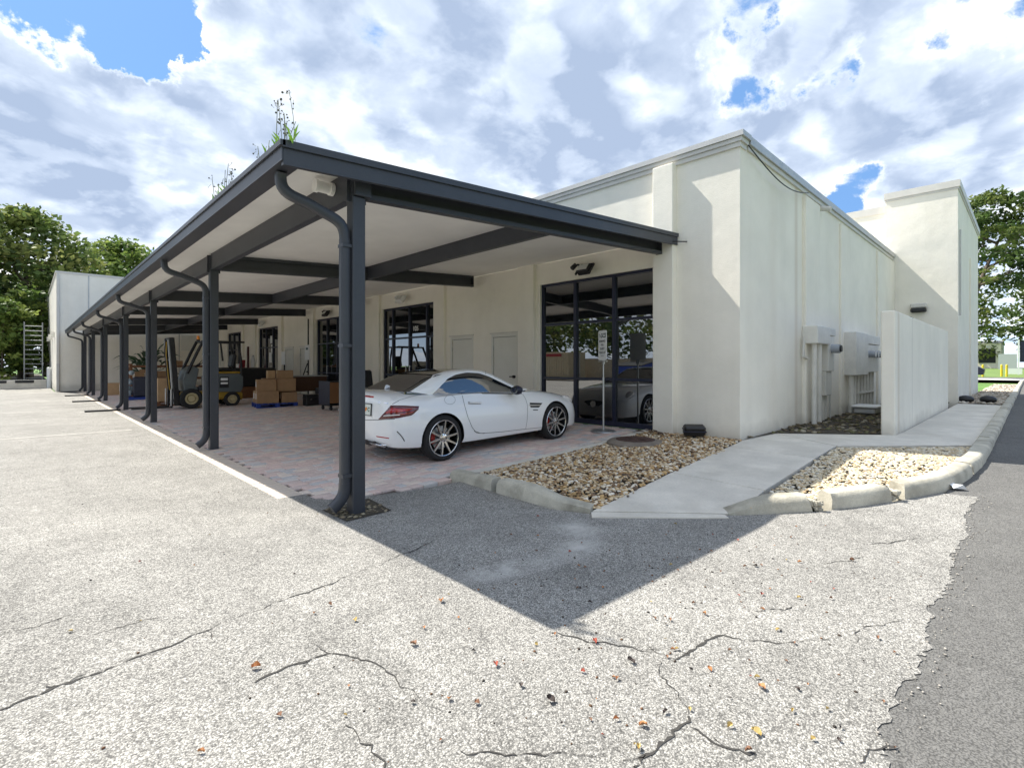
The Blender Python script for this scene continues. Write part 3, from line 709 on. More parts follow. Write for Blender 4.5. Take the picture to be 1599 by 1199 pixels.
bed('planting_bed', bed1[:3]+[(1.62, -1.45), (1.72, -1.60), (2.4, -1.545), (3.44, -1.47), (5.85, -1.37)]+bed1[6:], lambda x, y: zb1(x, y)-.02)
bed1 = bed1[:3]+[(1.64, -1.40), (1.74, -1.585), (2.4, -1.535), (3.44, -1.46), (5.85, -1.36)]+bed1[6:]
stones('river_gravel', bed1, 8200, .0215, mound, pal1, 1, spill=.06)
pal2 = [(.62, .55, .40), (.66, .60, .48), (.55, .45, .30), (.48, .36, .22), (.68, .64, .55), (.60, .50, .33)]
bed2 = [(2.66, -2.68), (4.4, -2.60), (6.26, -2.60), (7.0, -3.3), (7.72, -3.98), (5.4, -3.93), (4.86, -3.84), (4.44, -3.70), (3.80, -3.38), (3.13, -2.97)]
bed('corner_bed', bed2, lambda x, y: zin(x)-.035)
stones('pale_gravel', bed2, 5200, .0195, lambda x, y: zin(x)-.02, pal2, 2, flat=.45, spill=.05)
bed3 = [(18.6, -2.98), (18.6, -3.98), (40, -3.98), (40, -3.0), (27.2, -3.0)]
bed('tower_bed', bed3, lambda x, y: .235)
stones('tower_gravel', bed3, 1500, .055, lambda x, y: .25, [(.50, .44, .36), (.42, .36, .29), (.34, .27, .2), (.55, .5, .43)], 3, lo=True)
bed4 = [(5.90, -1.36), (7.10, -1.45), (8.30, -2.76), (18.4, -2.76), (18.4, -1.36)]
bed('meter_bed', bed4, lambda x, y: .245)
stones('mulch_gravel', bed4, 900, .045, lambda x, y: .25, [(.13, .10, .06), (.20, .16, .10), (.10, .10, .05), (.30, .27, .2), (.16, .15, .07)], 4, flat=.3, lo=True)
# ---------------------------------------------------------------- soil square round the first post
q = MB(); V, F = fill_poly([(-.21, .29), (-.20, -.21), (.27, -.20), (.32, .35)], lambda x, y: .005+max(0, zlot(x, y))); q.add(V, F)
tag(q.build('soil_square', m_soil), kind='structure')
stones('soil_gravel', [(-.20, .28), (-.19, -.20), (.26, -.19), (.31, .34)], 130, .020, lambda x, y: .004, [(.12, .10, .06), (.22, .18, .12), (.09, .08, .05), (.30, .26, .18)], 6, flat=.35, lo=True)

# ---------------------------------------------------------------- the white building
BF = 5.87; SA = -1.33; ZT = 5.02
bld = root('commercial_building', (BF, SA, .2), 'long white stucco building with dark storefronts behind the carport', 'building')
def wall_x(x_face, depth, y0, y1, z0, z1, holes):
    """wall in a plane of constant X, front towards -X; holes = (y0, y1, z0, z1, recess)"""
    q = MB(); ys = sorted({y0, y1, *[h[0] for h in holes], *[h[1] for h in holes]}); zs = sorted({z0, z1, *[h[2] for h in holes], *[h[3] for h in holes]})
    for ya, yb in zip(ys, ys[1:]):
        for za, zb in zip(zs, zs[1:]):
            if any(h[0] <= ya and yb <= h[1] and h[2] <= za and zb <= h[3] for h in holes): continue
            q.add([(x_face, ya, za), (x_face, ya, zb), (x_face, yb, zb), (x_face, yb, za)], [(0, 1, 2, 3)])
    for (ha, hb, hc, hd, r_) in holes:
        q.add([(x_face, ha, hc), (x_face, ha, hd), (x_face+r_, ha, hd), (x_face+r_, ha, hc)], [(0, 1, 2, 3)])
        q.add([(x_face, hb, hc), (x_face+r_, hb, hc), (x_face+r_, hb, hd), (x_face, hb, hd)], [(0, 1, 2, 3)])
        q.add([(x_face, ha, hd), (x_face, hb, hd), (x_face+r_, hb, hd), (x_face+r_, ha, hd)], [(0, 1, 2, 3)])
    return q
SF = [(.17, 3.00, 3.20), (7.05, 9.82, 3.20), (12.30, 14.92, 3.20), (19.08, 21.68, 3.20), (24.2, 26.9, 3.20)]
DR = [(3.69, 4.60), (5.30, 6.24), (15.60, 16.54), (17.20, 18.18), (27.6, 28.5)]
holes = [(a, b, .0, t, .14) for a, b, t in SF] + [(a, b, .0, 2.17, .05) for a, b in DR]
fw = wall_x(BF, .2, SA, 31.6, -.05, ZT, holes)
fw.add([(BF, SA, ZT), (BF, 31.6, ZT), (BF+.25, 31.6, ZT), (BF+.25, SA, ZT)], [(0, 3, 2, 1)])
fw.build('front_wall', m_stucco, bld, world=True)
sw = MB(); sw.add([(BF, SA, -.05), (18.5, SA, -.05), (18.5, SA, ZT), (BF, SA, ZT)], [(0, 1, 2, 3)])
sw.add([(BF, SA, ZT), (18.5, SA, ZT), (18.5, SA+.25, ZT), (BF, SA+.25, ZT)], [(0, 1, 2, 3)])
sw.build('side_wall', m_stucco, bld, world=True)
rf = MB(); rf.box(BF+.25, 18.9, SA+.25, 31.6, 4.5, 4.7); rf.build('flat_roof', m_white_metal, bld, world=True)
for (a, b, dp, zt) in ((-.25, .14, .145, 4.93), (3.11, 3.61, .10, 4.0), (6.44, 6.63, .10, 4.0), (9.90, 10.30, .10, 4.0), (11.9, 12.25, .10, 4.), (14.98, 15.30, .10, 4.0), (18.38, 18.70, .10, 4.0), (21.95, 22.25, .10, 4.), (23.9, 24.15, .10, 4.)):
    q = MB(); q.box(BF-dp, BF+.01, a, b, -.05, zt, c=.012); q.build('pilaster', m_stucco, bld, world=True)
for (a, b, dp, zt) in ((9.0, 9.98, .07, 4.86), (11.8, 12.6, .05, 4.84), (15.95, 18.49, .06, 4.84)):
    q = MB(); q.box(a, b, SA-dp, SA+.01, -.05, zt, c=.012); q.build('pilaster', m_stucco, bld, world=True)
# stepped metal coping
q = MB()
q.box(BF-.035, BF+.22, SA-.02, 31.6, ZT-.115, ZT-.04); q.box(BF-.06, BF+.24, SA-.05, 31.6, ZT-.038, ZT+.03); q.box(BF-.085, BF+.26, SA-.085, 31.6, ZT+.032, ZT+.115, m=1)
q.build('coping', [m_white_metal, m_coping], bld, world=True)
q = MB()
q.box(BF+.262, 18.5, SA-.035, SA+.22, ZT-.10, ZT-.02); q.box(BF+.262, 18.5, SA-.07, SA+.26, ZT-.018, ZT+.115, m=1)
q.build('coping', [m_white_metal, m_coping], bld, world=True)
# tower at the far end of the side wall, and the taller block behind it
TX = 18.5; TY = -2.97
q = MB(); q.box(TX, 26.9, TY, -1.14, -.05, 6.98); q.box(TX+.25, 26.9, -1.139, 6, 4.7, 6.72); q.build('tower_wall', m_stucco, bld, world=True)
q = MB()
q.box(TX-.02, 26.93, TY-.03, -1.12, 6.90, 6.965); q.box(TX-.05, 26.95, TY-.06, -1.10, 6.967, 7.18); q.box(TX+.22, 26.95, -1.098, 6, 6.60, 6.84)
q.build('coping', m_white_metal, bld, world=True)
q = MB(); q.box(26.9, 27.6, TY+.05, TY+.6, -.05, 5.6); q.build('tower_wall', m_stucco, bld, world=True)
for (x, z0, z1, w_, m_) in ((18.86, 3.0, 5.7, .05, m_coping), (22.6, .3, 5.35, .07, m_stucco)):
    q = MB(); q.box(x, x+w_, TY-.05, TY+.01, z0, z1, c=.01); q.build('downspout', m_, bld, world=True)

def muntins(q, ys, zs, x0, x1, w=.05):
    pass
def storefront(y0, y1, zt, ycols, zrows, doors=None, number=None):
    """aluminium frame in the opening; ycols / zrows are the inner mullion centres"""
    x = BF+.05; zb = .24
    q = MB(); w = .055
    q.box(x, x+.09, y0, y0+w, zb, zt); q.box(x, x+.09, y1-w, y1, zb, zt); q.box(x, x+.09, y0+w, y1-w, zt-w, zt); q.box(x, x+.09, y0+w, y1-w, zb, zb+.09)
    ye = [y0+w]+list(ycols)+[y1-w]; ze = [zb+.09]+list(zrows)+[zt-w]
    for yc in ycols: q.box(x-.004, x+.088, yc-.032, yc+.032, zb+.09, zt-w)
    for zc in zrows:
        for ya, yb in zip(ye, ye[1:]):
            a = ya+(.032 if ya in ycols else 0); b = yb-(.032 if yb in ycols else 0); q.box(x+.004, x+.086, a, b, zc-.025, zc+.025)
    fr = q.build('storefront', m_frame, bld, world=True)
    for ya, yb in zip(ye, ye[1:]):
        for za, zb_ in zip(ze, ze[1:]):
            p = MB(); tl = rnd.uniform(-.0015, .0015); tz = rnd.uniform(-.0015, .0015)
            p.add([(x+.045+tl, ya, za), (x+.045+tl+tz, ya, zb_), (x+.045+tz, yb, zb_), (x+.045-tl, yb, za)], [(0, 1, 2, 3)])
            p.build('pane', m_glass, fr)
    return fr
s1 = storefront(.17, 3.00, 3.20, (1.10, 2.06), (1.15, 2.31))
s2 = storefront(7.05, 9.82, 3.20, (7.45, 8.36, 9.30), (1.13, 2.25))
s3 = storefront(12.30, 14.92, 3.20, (13.2, 14.05), (1.13, 2.25))
s4 = storefront(19.08, 21.68, 3.20, (19.9, 20.8), (1.13, 2.25))
s5 = storefront(24.2, 26.9, 3.20, (25.1, 26.0), (1.13, 2.25))
MX = Matrix(((0, 0, -1), (-1, 0, 0), (0, 1, 0))).to_4x4()     # text plane facing -X: local x -> -Y, local y -> Z
def face_x(x, y, z): return Matrix.Translation((x, y, z)) @ MX
t_ = text('105', 'number_sign', .20, m_white_paint, None, face_x(BF+.08, 8.06, 2.50), bold=.004); setparent(t_, s2, True)
# double-door pulls, notices on the glass
def on_glass(p, name, y0, y1, z0, z1, m):
    q = MB(); q.box(BF+.082, BF+.088, y0, y1, z0, z1); return q.build(name, m, p, world=True)
on_glass(s3, 'notice', 12.55, 13.0, 1.15, 1.50, m_tape); on_glass(s4, 'notice', 20.12, 20.45, 1.55, 2.02, m_white_paint); on_glass(s4, 'notice', 20.0, 20.3, 2.45, 2.8, m_white_paint)
on_glass(s4, 'notice', 19.95, 20.18, 1.95, 2.38, m_white_paint)
for (p, y) in ((s2, 8.46), (s2, 8.26), (s3, 13.95), (s4, 19.98)):
    q = MB(); q.cyl((BF+.0, y, 1.10), (BF+.0, y, 1.42), .012, n=8); q.box(BF+.0, BF+.05, y-.01, y+.01, 1.12, 1.14); q.box(BF+.0, BF+.05, y-.01, y+.01, 1.38, 1.40); q.build('pull_handle', m_steel, p, world=True)
for i, (a, b) in enumerate(DR):
    q = MB(); x = BF+.0
    q.box(x-.012, x+.05, a, a+.055, .22, 2.17); q.box(x-.012, x+.05, b-.055, b, .22, 2.17); q.box(x-.014, x+.05, a+.055, b-.055, 2.105, 2.17)
    d = q.build('door_frame', m_door, bld, world=True)
    q = MB(); q.box(x+.0485, x+.052, a+.02, b-.02, .2, 2.15); q.build('door_gap', m_black, d, world=True)  # black backing paints in the shadow line round the door leaf
    q = MB(); q.box(x+.012, x+.048, a+.068, b-.068, .245, 2.094, c=.003); lf = q.build('door_leaf', m_door, d, world=True)
    q = MB(); q.cyl((x+.012, a+.13, 1.16), (x-.035, a+.13, 1.16), .035, n=12); q.box(x-.05, x-.03, a+.115, a+.25, 1.148, 1.172, c=.004); q.build('lever_handle', m_black, d, world=True)
    for z in (.55, 1.17, 1.85):
        q = MB(); q.cyl((x-.002, b-.06, z-.05), (x-.002, b-.06, z+.05), .009, n=8); q.build('hinge', m_steel, d, world=True)
    q = MB(); q.box(x-.045, x-.013, a-.03, b+.03, 2.18, 2.205); q.build('drip_cap', m_white_metal, d, world=True)

# rain leader caps and a vent on the side wall
q = MB(); q.cyl((10.2, SA-.0, 4.86), (10.2, SA-.22, 4.80), .055, n=14); q.build('roof_drain_pipe', m_white_metal, bld, world=True)
q = MB()
pts = [Vector((5.95+3.1*t, SA-.10-.04*math.sin(t*math.pi), ZT-.10-.25*math.sin(t*math.pi)-.02*t)) for t in [i/16 for i in range(17)]]
q.tube(pts, .010, 7)
tag(q.build('sagging_cable', m_black), 'black cable sagging below the coping near the building corner', 'cable')
q = MB(); q.tube([(BF-.14, -.02, 3.60), (BF-.22, -.14, 3.56), (BF-.17, -.30, 3.55), (BF-.02, -.45, 3.545)], .010, 6)
tag(q.build('wire_stub', m_black), 'short dark wire from the end of the carport fascia to the wall', 'wire')

# floodlights above the storefronts
def floodlight(y, z, dark, label, twin=False):
    t = root('floodlight', (BF, y, z), label, 'light', 'floodlights above the storefront entrances')
    mm = m_black if dark else m_white_paint
    q = MB(); q.cyl((0, 0, 0), (-.05, 0, 0), .06, n=14); q.build('mounting_plate', mm, t)
    q = MB(); q.tube([(-.05, .0, .0), (-.12, -.05, -.02), (-.16, -.12, -.06)], .018, 8); q.tube([(-.05, .02, .02), (-.1, .06, .05), (-.13, .09, .03)], .02, 8); q.build('bracket', mm, t)
    q = MB(); q.cyl((-.12, .10, .05), (-.20, .13, -.03), .045, .05, n=12); q.build('motion_sensor', mm, t)
    q = MB(); q.mat = Matrix.Translation((-.22, -.20, -.10)) @ Matrix.Rotation(R(38), 4, 'Y'); q.box(-.07, .07, -.15, .15, -.10, .10, c=.025); h = q.build('lamp_head', mm, t)
    q = MB(); q.mat = Matrix.Translation((-.22, -.20, -.10)) @ Matrix.Rotation(R(38), 4, 'Y'); q.box(-.078, -.071, -.115, .115, -.07, .07); q.build('lens', m_lens, h)
    q = MB(); q.mat = Matrix.Translation((-.22, -.20, -.10)) @ Matrix.Rotation(R(38), 4, 'Y')
    for yy in (-.17, .17): q.box(-.02, .02, yy-.012, yy+.012, -.11, .12)
    q.box(-.021, .021, -.182, .182, .121, .14); q.build('yoke', mm, t)
    return t
m_lens = mat('frosted_lens', (.62, .62, .58), .3)
floodlight(1.80, 3.42, True, 'black floodlight above the corner storefront nearest the pale planting bed')
floodlight(8.60, 3.46, False, 'white floodlight above the entrance numbered 105')
floodlight(13.75, 3.42, True, 'black floodlight above the third storefront behind the brown board cart')
floodlight(20.85, 3.46, False, 'small pale floodlight above the far entrance beyond the stacked cartons')

# wall pack on the tower
t = root('wall_light', (TX, -2.02, 3.30), 'small bronze wall light on the white tower above the low wall', 'light')
q = MB(); q.box(-.16, 0, -.21, .21, -.03, .12, c=.03); q.build('housing', m_white_metal, t)
q = MB(); q.box(-.20, -.0, -.20, .20, -.17, -.032, c=.03); q.build('lens', m_black, t)

# low screen wall
q = MB(); q.box(8.30, 16.1, -2.95, -2.75, -.05, 2.36, c=.018)
tag(q.build('screen_wall', m_stucco), 'low white stucco screen wall hiding the electric meters', 'wall')
q = MB(); q.blob((10.3, -2.86, 2.37), .07, sq=(1.4, .8, .4)); q.blob((10.55, -2.87, 2.37), .05, sq=(1.2, .8, .5))
tag(q.build('debris_clump', m_soil), 'dark clump of debris lying on top of the screen wall', 'debris')

# electric meters
m_util = mat('painted_utility_box', (.70, .685, .63), .55, 0, var=.08, vscale=4)
def uw(q, name, p, m=None, **k): return q.build(name, m or m_util, p, world=True, **k)
t = root('electric_meter', (10.9, SA, .24), 'single electric meter with large boxes beside the wall pilaster', 'utility box')
q = MB(); q.box(10.32, 11.25, SA-.28, SA-.0, 1.86, 2.22, c=.012); uw(q, 'cabinet', t)
q = MB(); q.box(11.26, 11.75, SA-.26, SA-.0, 2.06, 2.215, c=.01); uw(q, 'cabinet', t)
q = MB(); q.box(11.25, 11.72, SA-.24, SA-.0, 1.30, 2.05, c=.012); uw(q, 'meter_box', t)
q = MB(); q.cyl((11.50, SA-.24, 1.78), (11.50, SA-.40, 1.78), .095, n=18); g_ = uw(q, 'meter_glass', t, mat('meter_glass', (.35, .38, .42), .15, spec=.8), smooth=True)
q = MB(); q.cyl((11.50, SA-.40, 1.78), (11.50, SA-.43, 1.78), .07, n=18); q.build('meter_dial', m_black, g_)
q = MB(); q.box(11.22, 11.68, SA-.20, SA-.0, .78, 1.285, c=.012); uw(q, 'lower_box', t)
for x, r_ in ((10.48, .05), (10.78, .06)):
    q = MB(); q.cyl((x, SA-.18, .2), (x, SA-.18, 1.86), r_, n=14); uw(q, 'conduit', t, smooth=True)
for x, z1 in ((11.36, .78), (11.56, .78)):
    q = MB(); q.cyl((x, SA-.10, .2), (x, SA-.10, z1), .04, n=12); uw(q, 'conduit', t, smooth=True)
q = MB(); q.tube([(11.86, SA-.12, .22), (11.86, SA-.12, 1.55), (11.75, SA-.12, 1.62)], .022, 8); uw(q, 'conduit', t, smooth=True)
q = MB(); q.tube([(10.22, SA-.06, 2.0), (10.22, SA-.06, 1.60), (10.34, SA-.10, 1.56)], .028, 8); uw(q, 'conduit', t, smooth=True)
t.location.x -= 1.35
t = root('meter_bank', (14, SA, .24), 'bank of meters over a row of conduits partly behind the screen wall', 'utility box')
q = MB(); q.box(13.15, 14.45, SA-.30, SA-.0, 1.18, 2.24, c=.012); uw(q, 'cabinet', t)
q = MB(); q.box(14.46, 16.0, SA-.28, SA-.0, 1.98, 2.22, c=.012); uw(q, 'cabinet', t)
q = MB(); q.box(14.46, 15.9, SA-.26, SA-.0, 1.24, 1.97, c=.012); uw(q, 'meter_box', t)
for i in range(4):
    q = MB(); q.cyl((14.68+.33*i, SA-.26, 1.72), (14.68+.33*i, SA-.42, 1.72), .09, n=16); uw(q, 'meter_glass', t, bpy.data.materials['meter_glass'], smooth=True)
for i in range(8):
    q = MB(); x = 13.3+.34*i; q.cyl((x, SA-.16, .2), (x, SA-.16, 1.25), .04 if i else .06, n=10); uw(q, 'conduit', t, smooth=True)
q = MB(); q.box(13.9, 15.8, SA-.21, SA-.10, .70, .74); uw(q, 'strut', t)
t.location.x -= 1.1
t = root('valve_box', (12.3, -1.80, .27), 'pale plastic box lid lying on the ground by the meters', 'box lid')
q = MB(); q.box(-.32, .32, -.22, .22, 0, .14, c=.03); q.build('box_base', m_coping, t); q = MB(); q.box(-.36, .36, -.26, .26, .142, .20, c=.02); q.build('lid', m_white_paint, t)

# far wing closing the yard
AW = 31.6
wing = root('rear_wing', (-1.15, AW, 0), 'plain white windowless wing at the far end of the carport', 'building')
q = MB(); q.box(-1.13, 14, AW, AW+16, -.05, 6.35); q.build('wall', m_stucco, wing, world=True)
q = MB(); q.box(-1.17, 14, AW-.03, AW+16, 6.352, 6.46); q.build('coping', m_white_metal, wing, world=True)
q = MB(); q.box(.16, .22, AW-.012, AW+.01, 0, 6.34); q.build('control_joint', m_coping, wing, world=True)
for x in (2.9, 4.4): q = MB(); q.box(x, x+.05, AW-.012, AW+.01, 0, 6.34); q.build('control_joint', m_coping, wing, world=True)
q = MB(); q.box(-1.12, -1.02, AW-.10, AW-.001, 1.5, 6.3, c=.01); q.build('downspout', m_white_metal, wing, world=True)
q = MB(); q.box(-1.125, -1.015, AW-.105, AW-.001, .02, 1.498, c=.01); q.build('downspout', m_coping, wing, world=True)
q = MB(); q.box(4.5, 5.3, AW-.05, AW-.001, 2.3, 3.3, c=.01); q.build('panel', m_door, wing, world=True)
for k in range(3):
    q = MB(); q.box(-1.30, -1.131, AW+2+3.6*k, AW+2.4+3.6*k, 3.0-.0*k, 3.3); q.build('scupper', m_stucco, wing, world=True)

# ---------------------------------------------------------------- carport
CA = [0.0, 5.15, 10.75, 15.6, 21.3, 26.4, 31.0]
A0, A1 = -.27, 31.35
car = root('carport', (0, 0, 0), 'long charcoal steel carport with white underside and curved downspouts', 'carport')
zs_ = lambda b: 3.315+.0585*b          # underside of the deck
zt_ = lambda b: 3.335+.0655*b          # top of the roof edge
B0, B1 = -.78, 5.86
def slab(q, b0, b1, a0, a1, zl, zu, m=None):
    q.add([(b0, a0, zl(b0)), (b1, a0, zl(b1)), (b1, a1, zl(b1)), (b0, a1, zl(b0)), (b0, a0, zu(b0)), (b1, a0, zu(b1)), (b1, a1, zu(b1)), (b0, a1, zu(b0))],
          [(0, 3, 2, 1), (4, 5, 6, 7), (0, 1, 5, 4), (1, 2, 6, 5), (2, 3, 7, 6), (3, 0, 4, 7)], m)
q = MB(); slab(q, -.62, B1, A0+.05, A1, zs_, lambda b: zs_(b)+.012); q.build('soffit', m_soffit, car)
q = MB(); slab(q, B0+.02, B1, A0+.02, A1, lambda b: zs_(b)+.013, lambda b: zt_(b)-.004); q.build('roof_deck', m_roof, car)
# front fascia with a drip edge
q = MB(); slab(q, B0+.002, B1, A0, A0+.045, lambda b: zt_(b)-.20, lambda b: zt_(b)-.062); slab(q, B0-.01, B1, A0-.022, A0+.05, lambda b: zt_(b)-.060, lambda b: zt_(b)); q.build('front_fascia', m_char, car)
ze = zt_(B0)
q = MB(); q.box(B0-.012, B0+.0, A0, A1, ze-.165, ze-.05); q.box(B0, B0+.16, A0+.046, A1, ze-.165, ze-.155); q.box(B0+.145, B0+.157, A0+.046, A1, ze-.154, ze-.01); q.box(B0-.03, B0+.012, A0-.022, A1, ze-.048, ze-.004); q.build('gutter', m_char, car)
def cbeam(q, p0, p1, side, h, w=.09, m=None):
    """C-channel from p0 to p1 (bottom centre line), web set back, lips on the open side"""
    p0 = Vector(p0); p1 = Vector(p1); d = (p1-p0).normalized(); s_ = Vector((side[0], side[1], 0)).normalized()
    def bx(u0, u1, z0, z1):
        vs = []
        for p in (p0, p1):
            for u, z in ((u0, z0), (u1, z0), (u1, z1), (u0, z1)): vs.append(p + s_*u + Vector((0, 0, z)))
        q.add(vs, [(0, 1, 2, 3), (7, 6, 5, 4), (0, 4, 5, 1), (1, 5, 6, 2), (2, 6, 7, 3), (3, 7, 4, 0)], m)
    bx(-w/2, -w/2+.015, 0, h); bx(-w/2+.016, w/2, 0, .012); bx(-w/2+.016, w/2, h-.012, h); bx(w/2-.012, w/2, .013, .05); bx(w/2-.012, w/2, h-.05, h-.013)
for i, a in enumerate(CA):
    q = MB(); q.box(-.065, .065, a-.065, a+.065, -.02, 3.045, c=.006); pc = q.build('post', m_char, car)
    q = MB(); q.box(-.10, .10, a-.010, a+.0, 3.0, 3.29); q.build('gusset', m_char, pc)
    q = MB(); 
    for z in (3.06, 3.14, 3.22): q.blob((-.068, a+.05-.0, z), .010, n=6, rg=4); q.blob((-.068, a-.03, z), .010, n=6, rg=4)
    q.box(-.067, -.060, a-.065, a+.075, 3.0, 3.28); q.build('bolt_plate', m_char, pc)
    q = MB(); q.box(-.060, .11, a-.10, a-.012, 3.05, 3.285, c=.004); q.build('beam_end', m_char, pc)
    q = MB(); cbeam(q, (.112, a, zs_(.112)-.27), (5.70, a, zs_(5.70)-.27), (0, -1), .268, .10)
    q.box(5.70, 5.715, a-.055, a+.055, zs_(5.7)-.275, zs_(5.7)-.002); q.build('cross_beam', m_char, car)
for k in range(6):
    a, b = CA[k], CA[k+1]
    q = MB(); cbeam(q, (-.01, a+.08, 3.04), (-.01, b-.07, 3.04), (1, 0), .268, .09); q.build('eave_beam', m_char, car)
    q = MB(); cbeam(q, (2.86, a+.052, zs_(2.86)-.262), (2.86, b-.052, zs_(2.86)-.262), (1, 0), .26, .08); q.build('purlin', m_char, car)
# downspouts: rectangular pipe from the gutter to the post, then down to a kick-out elbow
pr = [(-.042, -.030), (-.034, -.038), (.034, -.038), (.042, -.030), (.042, .030), (.034, .038), (-.034, .038), (-.042, .030)]
def bez(p0, p1, p2, p3, n):
    o = []
    for i in range(n+1):
        t = i/n; o.append(Vector(p0)*(1-t)**3+Vector(p1)*3*t*(1-t)**2+Vector(p2)*3*t*t*(1-t)+Vector(p3)*t**3)
    return o
for i, a in enumerate(CA):
    dy = -.02 if i == 0 else 0
    top = (-.70, a+.02+dy, ze-.165); xv = -.112
    pts = [Vector(top)] + bez((-.70, a+.02, 3.08), (-.70, a+.02, 2.93), (-.60, a+.02, 2.94), (-.46, a+.015, 2.90), 8) + bez((-.30, a+.01, 2.84), (-.18, a+.01, 2.80), (xv, a+.005, 2.78), (xv, a+.005, 2.62), 8)
    q = MB(); q.sweep(pts, pr, up=(0, 1, 0)); ds = q.build('downspout', m_char, car, smooth=True, ang=50)
    q = MB(); q.sweep([(xv, a+.005, 2.63), (xv, a+.005, .30)], [(p*1.06, r_*1.06) for p, r_ in pr], up=(0, 1, 0)); q.build('pipe', m_char, ds, smooth=True, ang=50)
    q = MB(); q.sweep(bez((xv, a+.005, .305), (xv, a+.005, .18), (xv-.03, a+.005, .15), (xv-.13, a+.005, .075), 7), [(p*1.12, r_*1.12) for p, r_ in pr], up=(0, 1, 0)); q.build('elbow', m_char, ds, smooth=True, ang=50)
    for z in (2.55, 1.6, .36): q = MB(); q.box(xv-.046, -.064, a-.048, a+.058, z, z+.03); q.build('strap', m_char, ds)
q = MB(); q.cyl((-.10, .38, 3.21), (-.22, .38, 3.21), .055, n=18); q.cyl((-.22, .38, 3.21), (-.25, .38, 3.21), .065, n=18); q.cyl((-.06, .38, 3.21), (-.10, .38, 3.21), .065, n=18)
q.build('round_fixture', m_soffit, car, smooth=True)
# splash boards lying at the far posts
for i in (3, 4, 5, 6):
    a = CA[i]; q = MB(); q.box(-1.02, -.16, a-.30, a-.05, .004, .05, c=.006)
    tag(q.build('splash_board', m_black), 'dark splash board under the downspout of the %s post' % ('fourth carport', 'fifth carport', 'sixth carport', 'last carport')[i-3], 'board', 'splash boards at the far carport posts')

# weeds growing out of the gutter
def weed(y, n, seed, label):
    r = random.Random(seed); t = root('weed', (B0+.06, y, ze-.03), label, 'weed'); q = MB(); lf = MB(); sd_ = MB()
    for k in range(n):
        y0 = r.uniform(-.45, .45); h = r.uniform(.14, .44); lx = r.uniform(-.06, .06); ly = r.uniform(-.10, .10)
        pts = [Vector((0, y0, 0)), Vector((lx*.4, y0+ly*.3, h*.5)), Vector((lx, y0+ly, h))]
        q.tube(pts, .003, 4)
        for _ in range(r.randint(3, 7)):
            c = pts[-1]+Vector((r.uniform(-.04, .04), r.uniform(-.05, .05), r.uniform(-.16, .02))); sd_.blob(c, r.uniform(.005, .011), n=5, rg=3)
            q.tube([c, (c+pts[1])/2+Vector((0, 0, h*.2))], .0018, 3)
    for k in range(n*2+6):
        y0 = r.uniform(-.40, .40); L = r.uniform(.10, .22); a = r.uniform(0, 6.28); tip = Vector((math.cos(a)*L*.4, y0+math.sin(a)*L*.7, L*.75)); b0 = Vector((0, y0, 0)); m_ = (b0+tip)/2+Vector((0, 0, L*.16)); w = Vector((math.sin(a), -math.cos(a), 0))*.011
        lf.add([b0, m_+w, tip, m_-w], [(0, 1, 2), (0, 2, 3)])
    tag(q.build('stem', mat('weed_stem', (.22, .24, .14), .8), t), kind='stuff'); tag(lf.build('blade', m_blade, t), kind='stuff'); tag(sd_.build('seed_head', mat('weed_seed', (.12, .12, .10), .9), t), kind='stuff')
m_blade = mat('weed_blade', (.30, .55, .05), .6)
weed(.05, 9, 3, 'weedy plants with dark seed heads growing at the carport roof corner')
weed(1.75, 9, 4, 'smaller weed clump growing in the gutter further along the carport')
# ---------------------------------------------------------------- the white two-seat hardtop
m_carpaint = mat('white_car_paint', (.89, .895, .90), .22, 0, spec=.5, coat=1.0)
m_carglass = mat('car_glass', (.010, .014, .018), .02, 0, spec=.5, ior=2.5)
m_roofglass = mat('black_roof', (.012, .013, .015), .12, 0, spec=.5, coat=.5)
m_seam = mat('panel_gap', (.012, .012, .013), .7)
m_red = mat('tail_lens', (.42, .008, .012), .08, 0, spec=.6, coat=1.)
m_reddark = mat('tail_lens_dark', (.10, .004, .008), .08, 0, spec=.6, coat=1.)
m_lenswhite = mat('clear_lens', (.75, .72, .70), .12, 0, coat=1.)
m_caliper = mat('red_caliper', (.40, .02, .015), .4)
m_rimdark = mat('dark_rim', (.015, .016, .018), .3, .4)
m_rimface = mat('machined_rim', (.66, .66, .67), .22, .9)
CX, CY, CZ = 1.983, 2.150, .067
sportscar = root('sports_car', (CX, CY, CZ), 'white two-seat hardtop coupe with black roof parked under the carport', 'car', ry=-.02)
CM = Matrix.LocRotScale(Vector((CX, CY, CZ)), sportscar.rotation_euler, None); CI = CM.inverted()
ST = [  # x, half width mid, half width shoulder, z shoulder, z centre of deck, z bottom
    (-.90, .40, .34, .72, .77, .42), (-.885, .52, .47, .80, .87, .35), (-.85, .63, .58, .87, .96, .29), (-.79, .735, .66, .895, 1.000, .255), (-.70, .80, .72, .900, 1.012, .235),
    (-.50, .868, .775, .893, 1.015, .215), (-.25, .900, .800, .893, 1.000, .20), (0.0, .912, .815, .905, .985, .19), (.35, .905, .825, .918, .965, .185),
    (.8, .897, .828, .912, .945, .18), (1.3, .893, .82, .893, .935, .18), (1.75, .895, .80, .876, .930, .18), (2.1, .902, .78, .850, .900, .18),
    (2.43, .905, .755, .812, .862, .18), (2.75, .885, .72, .758, .808, .175), (2.95, .845, .67, .705, .760, .165), (3.10, .77, .58, .63, .69, .16),
    (3.20, .65, .47, .55, .60, .17), (3.255, .50, .36, .48, .52, .20), (3.28, .38, .28, .43, .45, .25)]
